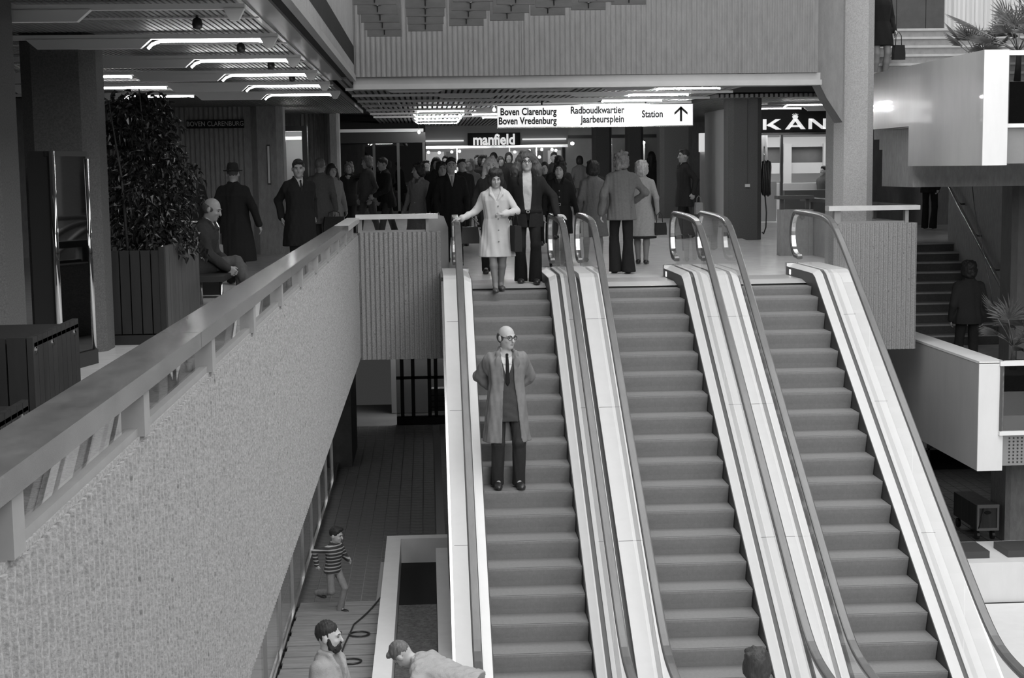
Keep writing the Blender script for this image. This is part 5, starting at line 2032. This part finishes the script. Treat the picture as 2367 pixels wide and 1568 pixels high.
        if t.get('inner_v'):
            W = Vol(LO, HI, h)
            W.put(loft([(z_, a_ * .87 - .014, b_ - .030, c_) for (z_, a_, b_, c_) in sec2 if z_ < 1.47] + [(1.495, .060, .060, .012)]), .02, T=TB)
            W.cut(lambda x, y, z: np.maximum(t['inner_v'][0] - .03 - z, y - .02) + 0 * x, TB)
            child(W, 'shirt', cloth(.55))
        for sx in (1, -1):
            pass
        if t.get('tie') is not None:
            W = Vol(LO, HI, min(h, .009))
            yo = -.116 * g if not t.get('inner_v') else -.106 * g
            z0 = (v[0] if v else 1.05)
            if t.get('inner_v'):
                z0 = t['inner_v'][0]
            W.put(loft([(z0 - .03, .004, .005, yo - .002), (z0 + .01, .025, .009, yo - .003), (1.32, .020, .009, yo), (1.405, .013, .009, -.094)]), .004, T=TB)
            W.put(ell((0, -.084, 1.420), (.017, .013, .018)), .006, T=TB)
            child(W, 'tie', cloth(t['tie']))
    if t.get('buttons'):
        for zz in t['buttons']:
            yb = np.interp(zz, [s_[0] for s_ in sorted(sec2)], [s_[3] - s_[2] for s_ in sorted(sec2)])
            p = app(TB, (t.get('bx', 0.0), yb - .004, zz)) * s
            MB().prism([(p[0] + .011 * math.cos(a * .785), p[2] + .011 * math.sin(a * .785)) for a in range(8)], p[1] - .006, p[1] + .006, 'y').build('button', t.get('bm', cloth(.3)), body)
    if t.get('belt'):
        zb, bm = t['belt']
        W = Vol((LO[0], LO[1], zb + dz - .06), (HI[0], HI[1], zb + dz + .06), h)
        a_ = np.interp(zb, [s_[0] for s_ in sorted(sec2)], [s_[1] for s_ in sorted(sec2)])
        b_ = np.interp(zb, [s_[0] for s_ in sorted(sec2)], [s_[2] for s_ in sorted(sec2)])
        W.put(loft([(zb - .022, a_ + .008, b_ + .008, .004), (zb + .022, a_ + .008, b_ + .008, .004)]), 0, T=TB)
        child(W, 'belt', bm)
        p = app(TB, (0, -b_ - .012, zb)) * s
        u = .02
        bk = MB()
        for x0_, x1_, z0_, z1_ in ((-u, u, -u, -u + .006), (-u, u, u - .006, u), (-u, -u + .006, -u, u), (u - .006, u, -u, u)):
            bk.box(p[0] + x0_, p[0] + x1_, p[1] - .006, p[1] + .004, p[2] + z0_, p[2] + z1_)
        bk.build('buckle', mat('buckle metal', .4, .3, .5, metal=.6), body)
    if t.get('skirt'):
        zs, m_ = t['skirt']
        W = Vol((LO[0] - .05, LO[1] - .05, zs - .05), (HI[0] + .05, HI[1] + .05, 1.0), h)
        W.put(loft([(z_, a_ - .012, b_ - .012, c_) for (z_, a_, b_, c_) in sec2 if z_ < 1.05]), .02)
        W.cut(lambda x, y, z: zs - z + 0 * x)
        W.cut(lambda x, y, z: z - .9 + 0 * x)
        child(W, 'skirt', m_)
    return body


def bag(label, pos, w, d, h, m, rz=0, handle=.10, kind='handbag'):
    o = MB().prism([(-w / 2, 0), (w / 2, 0), (w / 2 * 1.02, h * .4), (w / 2 * .86, h), (-w / 2 * .86, h), (-w / 2 * 1.02, h * .4)], -d / 2, d / 2, 'y').build(kind, m, None, pos, rz)
    if handle:
        pts = [(-w * .28, 0, h * .97), (-w * .24, 0, h + handle * .7), (0, 0, h + handle), (w * .24, 0, h + handle * .7), (w * .28, 0, h * .97)]
        MB().tube(pts, .007, 6).build('handle', m, o)
    tag(o, label, 'bag')
    return o

WALK = ((.085, -.22, 0), (-.085, .20, .0))
WALK2 = ((.085, .20, 0), (-.085, -.20, .0))
BACKH = dict(L=dict(w=(.06, .17, .98), hint=(1, .6, 0), hd=(-1, .1, -.3), pn=(0, 1, 0)), R=dict(w=(-.06, .18, 1.0), hint=(-1, .6, 0), hd=(1, .1, -.3), pn=(0, 1, 0)))
TR = lambda v, fl=.062: dict(kind='trousers', m=cloth(v), flare=fl)
ST = dict(kind='stockings', m=STOCK)


def coat(cv_, hem=.52, **k):
    d = dict(kind='coat', m=cloth(cv_), hem=hem)
    d.update(k)
    return d


# ---- man in the open raincoat on the left escalator
person('bald man in an open grey raincoat, tie and glasses riding the left escalator', (.86, 16.96, zline(16.772)), 4, 1.87,
       hair='bald', hv=.05, glasses=True, h=.0085, arms=BACKH, head=(32, 4, 0),
       feet=((.115, -.04, 0), (-.105, .0, 0)), legs=TR(.028, .068),
       top=dict(kind='coat', m=mat('raincoat cloth', .17, .85, .2, noise=.14, nscale=9, bump=.14, bscale=150), hem=.50, flare=.035, wr=.011, wz=.12, w=.012, sleeve=(.074, .072, .058),
                open=[(1.50, 0, .055), (1.40, .0, .062), (1.15, .015, .052), (.95, .02, .075), (.5, .03, .105)], inner=cloth(.05), inner_name='suit_jacket', inner_hem=.72,
                inner_v=(1.12, .075), tie=.015, collar=.016, v=(1.34, .085)))

# ---- woman in the light coat
lady = person('woman in a knee-length light coat stepping onto the left escalator', (.92, 20.25, -.045), 2, 1.62,
              hair='wavy', hv=.022, h=.0085, female=True, head=(0, 16, 0), legs=ST, shoe_m=SHOE_L,
              feet=((.055, -.02, .0), (-.035, -.20, -.02)),
              arms=dict(R=dict(w=(-.50, -.06, 1.03), hint=(-.2, .6, -1), hd=(-.95, -.1, -.1), pn=(0, 0, -1), curl=.35),
                        L=dict(w=(.09, -.24, 1.09), hint=(1, .5, -.3), hd=(-1, -.25, .1), pn=(0, .3, -1), curl=.7)),
              top=dict(kind='coat', m=mat('pale coat cloth', .47, .85, .2, noise=.07, nscale=8, bump=.12, bscale=150), hem=.48, flare=.06, v=(1.27, .075), inner=cloth(.40), inner_name='scarf', collar=.016, buttons=(1.2, 1.02, .86, .7), bx=.02, bm=cloth(.2), wr=.010))
bag('black shoulder bag on the arm of the woman in the light coat', (1.17, 20.08, .48), .10, .26, .34, M_BLACKM, .2, .16)

# ---- man with long curly hair
person('man with long curly hair, glasses and dark jacket at the top of the left escalator', (1.37, 20.74, .0), 0, 1.80,
       hair='curly', hv=.055, glasses=True, h=.0085, feet=((.095, -.08, 0), (-.09, .05, 0)), legs=TR(.013, .088),
       arms=dict(L=dict(w=(.385, -.10, .90), hint=(.8, .6, -.2), hd=(.85, -.5, -.15), pn=(0, 0, -1), curl=.4), R=dict(w=(-.26, -.02, .86))),
       top=dict(kind='coat', name='jacket', m=cloth(.015), hem=.74, open=[(1.5, 0, .055), (1.42, 0, .062), (1.2, .0, .060), (1.0, .0, .040), (.9, .0, .02), (.7, .0, .0)], inner=cloth(.42), inner_hem=.96, v=(1.30, .075), collar=.018, belt=(.95, cloth(.012))))

# ---- people walking away behind the middle escalator
person('fair-haired man in a grey jacket and flared jeans walking away', (2.88, 22.4, 0), 180, 1.80, hair='back', hv=.14, h=.010,
       feet=((.085, -.05, 0), (-.08, .10, 0)), legs=TR(.014, .098), girth=.98,
       arms=dict(R=dict(w=(-.20, -.17, 1.02), hint=(-1, .7, 0)), L=dict(w=(.29, .02, .86))),
       top=dict(kind='coat', name='jacket', m=cloth(.115), hem=.76, flare=.05, wr=.012))
person('white-haired woman in a light knee coat walking away', (3.48, 24.5, 0), 170, 1.67, hair='wavy', hv=.34, h=.011, female=True, legs=ST,
       feet=((.06, -.05, 0), (-.07, .12, 0)), top=coat(.27, .47, flare=.05, skirt=(.43, cloth(.02))), arms=dict(L=dict(w=(.26, -.02, .85)), R=dict(w=(-.26, -.0, .86))))
bag('small black handbag carried by the white-haired woman', (3.76, 24.42, .47), .22, .10, .20, M_BLACK, .5, .17)
person('dark-haired woman in a long grey coat walking away left of the jeans', (2.74, 25.0, 0), 185, 1.68, hair='wavy', hv=.02, h=.011, female=True, legs=ST, feet=WALK, top=coat(.14, .45, flare=.06))
person('woman in a dark coat with a bright belt buckle walking to the camera', (2.10, 24.0, 0), -6, 1.68, hair='bob', hv=.015, h=.011, female=True, legs=TR(.016, .085), feet=WALK2,
       head=(-8, 10, 6), top=coat(.014, .55, belt=(1.03, cloth(.012)), v=(1.36, .05), inner=cloth(.05), buttons=(1.25, 1.15), bm=cloth(.2)), arms=dict(L=dict(w=(.30, -.10, .84)), R=dict(w=(-.26, .06, .86))))
person('woman with long fair hair directly behind the light-coated woman', (.96, 22.6, 0), 0, 1.75, hair='long', hv=.30, h=.011, female=True, legs=TR(.02), top=coat(.035, .7), feet=WALK)
bag('dark pompom bag hanging behind the light-coated woman', (.62, 22.0, .50), .26, .16, .24, M_BLACK, .0, .14)

# ---- crowd behind the left parapet rail
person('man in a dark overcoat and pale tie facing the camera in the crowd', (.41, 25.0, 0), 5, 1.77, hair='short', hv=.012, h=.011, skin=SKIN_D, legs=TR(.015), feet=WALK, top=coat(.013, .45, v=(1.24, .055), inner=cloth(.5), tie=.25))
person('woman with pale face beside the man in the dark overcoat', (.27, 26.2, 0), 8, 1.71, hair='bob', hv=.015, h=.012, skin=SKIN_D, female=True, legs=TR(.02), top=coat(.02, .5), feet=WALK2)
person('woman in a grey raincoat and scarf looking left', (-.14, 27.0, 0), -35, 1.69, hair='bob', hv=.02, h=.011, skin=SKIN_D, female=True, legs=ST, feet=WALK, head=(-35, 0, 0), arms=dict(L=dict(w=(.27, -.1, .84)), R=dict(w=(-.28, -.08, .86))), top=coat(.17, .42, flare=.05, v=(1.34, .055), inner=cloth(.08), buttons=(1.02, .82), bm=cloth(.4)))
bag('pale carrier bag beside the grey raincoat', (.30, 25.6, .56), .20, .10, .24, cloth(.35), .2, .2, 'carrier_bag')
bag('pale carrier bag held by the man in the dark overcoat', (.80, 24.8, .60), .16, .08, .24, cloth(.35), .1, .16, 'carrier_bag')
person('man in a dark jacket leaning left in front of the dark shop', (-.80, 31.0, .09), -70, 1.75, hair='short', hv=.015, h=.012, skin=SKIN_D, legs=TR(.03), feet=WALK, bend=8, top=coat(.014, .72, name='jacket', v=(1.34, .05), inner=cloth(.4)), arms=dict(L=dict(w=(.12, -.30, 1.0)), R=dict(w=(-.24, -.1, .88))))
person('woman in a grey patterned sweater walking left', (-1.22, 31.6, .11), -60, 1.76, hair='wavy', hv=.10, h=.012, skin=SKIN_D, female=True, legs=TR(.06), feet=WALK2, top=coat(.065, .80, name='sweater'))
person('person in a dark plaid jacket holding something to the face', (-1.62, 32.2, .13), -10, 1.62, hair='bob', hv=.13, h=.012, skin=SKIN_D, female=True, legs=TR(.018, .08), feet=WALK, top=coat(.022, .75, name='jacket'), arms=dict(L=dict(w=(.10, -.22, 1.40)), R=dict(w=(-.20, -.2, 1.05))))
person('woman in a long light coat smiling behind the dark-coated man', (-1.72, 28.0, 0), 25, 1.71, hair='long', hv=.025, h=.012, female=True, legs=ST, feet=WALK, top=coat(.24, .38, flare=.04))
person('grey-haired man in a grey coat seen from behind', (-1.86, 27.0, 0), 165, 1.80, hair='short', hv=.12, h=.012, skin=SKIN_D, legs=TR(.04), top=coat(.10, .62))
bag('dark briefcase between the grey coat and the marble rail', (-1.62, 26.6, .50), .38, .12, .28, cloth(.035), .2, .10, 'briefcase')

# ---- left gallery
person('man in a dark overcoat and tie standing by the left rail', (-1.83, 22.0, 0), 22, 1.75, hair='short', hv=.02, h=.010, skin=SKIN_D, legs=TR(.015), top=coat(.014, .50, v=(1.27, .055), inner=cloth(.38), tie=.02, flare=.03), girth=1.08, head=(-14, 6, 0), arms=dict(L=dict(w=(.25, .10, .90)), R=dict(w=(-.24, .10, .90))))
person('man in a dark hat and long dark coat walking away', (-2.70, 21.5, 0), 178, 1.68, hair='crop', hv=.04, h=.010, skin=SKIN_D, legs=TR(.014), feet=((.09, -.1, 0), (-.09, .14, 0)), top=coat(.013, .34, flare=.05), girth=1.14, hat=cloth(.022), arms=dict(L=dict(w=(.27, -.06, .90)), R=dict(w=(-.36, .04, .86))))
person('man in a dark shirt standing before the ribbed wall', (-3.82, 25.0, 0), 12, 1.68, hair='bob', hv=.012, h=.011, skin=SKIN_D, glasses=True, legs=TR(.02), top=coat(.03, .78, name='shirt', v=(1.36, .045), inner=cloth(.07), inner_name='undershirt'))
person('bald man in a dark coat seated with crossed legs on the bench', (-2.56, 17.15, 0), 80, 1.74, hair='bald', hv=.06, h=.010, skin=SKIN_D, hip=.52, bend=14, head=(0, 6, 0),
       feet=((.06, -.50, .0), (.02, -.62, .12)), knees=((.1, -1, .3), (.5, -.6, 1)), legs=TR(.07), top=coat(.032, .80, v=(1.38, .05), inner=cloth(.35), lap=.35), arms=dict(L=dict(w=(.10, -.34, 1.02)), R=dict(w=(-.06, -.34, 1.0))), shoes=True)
bag('crumpled pale bag beside the seated man', (-2.50, 18.2, .46), .13, .12, .26, cloth(.2), .3, 0, 'paper_bag')

# ---- crowd further back (small)
FAR = [
    ('dark-haired person third in the crowd from the dark shop', .0, 33.0, 1.62, 10, 'short', .012, .02),
    ('woman with long dark hair before the shoe shop window', .21, 31.0, 1.74, 0, 'long', .012, .015),
    ('person in a dark coat with pale collar left of the fair hair', .70, 30.0, 1.73, 10, 'short', .012, .014),
    ('fair-haired person in a light jacket left of the fair long hair', .90, 31.5, 1.68, -15, 'bob', .13, .13),
    ('small dark-haired person under the shop lettering', 1.28, 38.0, 1.62, 0, 'short', .012, .02),
    ('dark figure just left of the fair long hair', 1.26, 34.0, 1.69, 30, 'wavy', .012, .014),
    ('tall dark-haired person under the end of the shop lettering', 1.77, 40.0, 1.70, -20, 'long', .012, .02),
    ('woman with long dark hair between the fair and the curly hair', 1.76, 36.0, 1.60, 15, 'long', .015, .015),
    ('dark figure close to the left of the curly hair', 2.01, 37.0, 1.66, 0, 'bob', .02, .03),
    ('small dark head farthest left before the shoe shop', .50, 39.5, 1.62, 0, 'short', .012, .02),
    ('dark-capped person right of the curly hair', 3.03, 36.0, 1.68, 0, 'short', .012, .015),
    ('broad dark-coated man behind the woman with the belt buckle', 2.44, 28.0, 1.80, 180, 'short', .012, .014),
    ('dark figure close to the right of the curly hair', 2.33, 30.0, 1.64, 0, 'bob', .012, .015),
    ('short dark-haired person behind the grey-coated woman', 3.80, 34.0, 1.42, 180, 'short', .012, .03),
    ('dark-coated shopper turned to the window behind the white-haired woman', 6.25, 42.0, 1.69, 160, 'long', .012, .02),
    ('shopper in a pale coat at the far shop window', 6.62, 42.6, 1.62, 175, 'long', .015, .20),
]
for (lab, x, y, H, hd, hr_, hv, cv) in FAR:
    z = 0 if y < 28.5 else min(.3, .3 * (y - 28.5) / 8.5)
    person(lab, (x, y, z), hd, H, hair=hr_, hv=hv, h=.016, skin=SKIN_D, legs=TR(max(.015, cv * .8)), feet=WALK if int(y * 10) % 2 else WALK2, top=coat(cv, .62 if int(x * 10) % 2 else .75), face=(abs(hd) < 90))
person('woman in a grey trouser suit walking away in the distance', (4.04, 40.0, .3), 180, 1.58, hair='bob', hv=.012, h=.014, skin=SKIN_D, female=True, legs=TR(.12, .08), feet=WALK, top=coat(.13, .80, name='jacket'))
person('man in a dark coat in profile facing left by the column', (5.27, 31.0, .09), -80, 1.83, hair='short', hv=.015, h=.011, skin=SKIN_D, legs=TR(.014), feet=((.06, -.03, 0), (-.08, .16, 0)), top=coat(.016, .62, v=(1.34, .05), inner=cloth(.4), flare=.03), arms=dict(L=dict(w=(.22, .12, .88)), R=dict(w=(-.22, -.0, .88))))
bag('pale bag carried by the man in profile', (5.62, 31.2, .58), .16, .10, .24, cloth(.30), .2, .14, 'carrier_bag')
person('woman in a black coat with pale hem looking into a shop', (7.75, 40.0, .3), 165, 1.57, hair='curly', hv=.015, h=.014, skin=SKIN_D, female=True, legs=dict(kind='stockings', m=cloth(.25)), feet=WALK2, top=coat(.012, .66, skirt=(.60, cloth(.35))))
person('assistant sitting behind the corner shop window', (9.66, 36.6, .22), -60, 1.60, hair='short', hv=.012, h=.014, legs=TR(.03), hip=.62, feet=((.1, -.35, 0), (-.1, -.35, 0)), top=coat(.10, .85, name='jumper'))

# ---- stairs on the right
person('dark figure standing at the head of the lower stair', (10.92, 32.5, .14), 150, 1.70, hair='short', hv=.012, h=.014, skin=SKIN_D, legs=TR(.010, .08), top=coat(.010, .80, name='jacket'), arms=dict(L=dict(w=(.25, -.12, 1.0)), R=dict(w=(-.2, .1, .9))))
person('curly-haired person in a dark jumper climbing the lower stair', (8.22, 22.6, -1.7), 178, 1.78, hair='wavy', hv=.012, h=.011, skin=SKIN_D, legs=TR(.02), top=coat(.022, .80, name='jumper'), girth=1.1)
person('woman in a black coat coming down the upper stair', (7.60, 25.25, 2.905), 10, 1.72, hair='long', hv=.02, h=.011, female=True, legs=ST, feet=((.08, -.02, 0), (-.08, .02, 0)), top=coat(.012, .62, flare=.04))
bag('black bag held by the woman on the upper stair', (7.87, 25.12, 3.28), .2, .1, .24, M_BLACK, .2, .22)

# ---- lower floor
person('child in a striped sweater running across the lower arcade', (-1.27, 18.75, ZL), 48, 1.10, hair='short', hv=.012, h=.012, hs_=1.28, legs=dict(kind='trousers', m=cloth(.20), flare=.066), shoe_m=SHOE,
       feet=((.05, -.16, .055), (-.05, .34, .30)), bend=8, head=(20, 4, 0), arms=dict(L=dict(w=(.20, -.24, 1.12), hint=(.6, .8, -.3)), R=dict(w=(-.30, .16, 1.02), hint=(-.6, .9, 0))),
       top=dict(kind='coat', name='sweater', m=stripes('striped knit', .03, .32, 22.0), hem=.86, wr=.004, collar=.016))
person('bearded workman in an open overall jacket beside the kerb', (-.90, 12.45, -3.94), 68, 1.76, hair='crop', hv=.014, h=.0085, beard=True, head=(14, 2, 0), legs=TR(.1),
       top=dict(kind='coat', name='overall_jacket', m=mat('overall cloth', .26, .85, .2, noise=.14, nscale=9, bump=.5, bscale=120), hem=.78, v=(1.18, .055), inner=cloth(.16), collar=.020, wr=.010, wz=.6),
       arms=dict(L=dict(w=(.18, -.26, 1.06)), R=dict(w=(-.22, -.2, .98))))
person('grey-haired workman bending down beside the left escalator', (.26, 13.1, ZL + .06), -112, 1.72, hair='short', hv=.11, h=.009, bend=72, head=(-12, -8, 0), legs=TR(.12),
       feet=((.11, -.16, 0), (-.11, -.14, 0)), top=dict(kind='coat', name='work_shirt', m=mat('work shirt cloth', .30, .85, .2, noise=.10, nscale=9, bump=.5, bscale=120), hem=.84, wr=.009, wz=.8, sleeve=(.076, .064, .05)),
       arms=dict(L=dict(w=(.16, -.42, .72), body=False, hint=(.5, .2, -.4)), R=dict(w=(-.16, -.46, .66), body=False, hint=(-.5, .2, -.4))))
person('dark-haired person at the foot of the middle escalator', (2.58, 11.7, ZL), 180, 1.70, hair='wavy', hv=.03, h=.011, legs=TR(.05), top=coat(.06, .7))
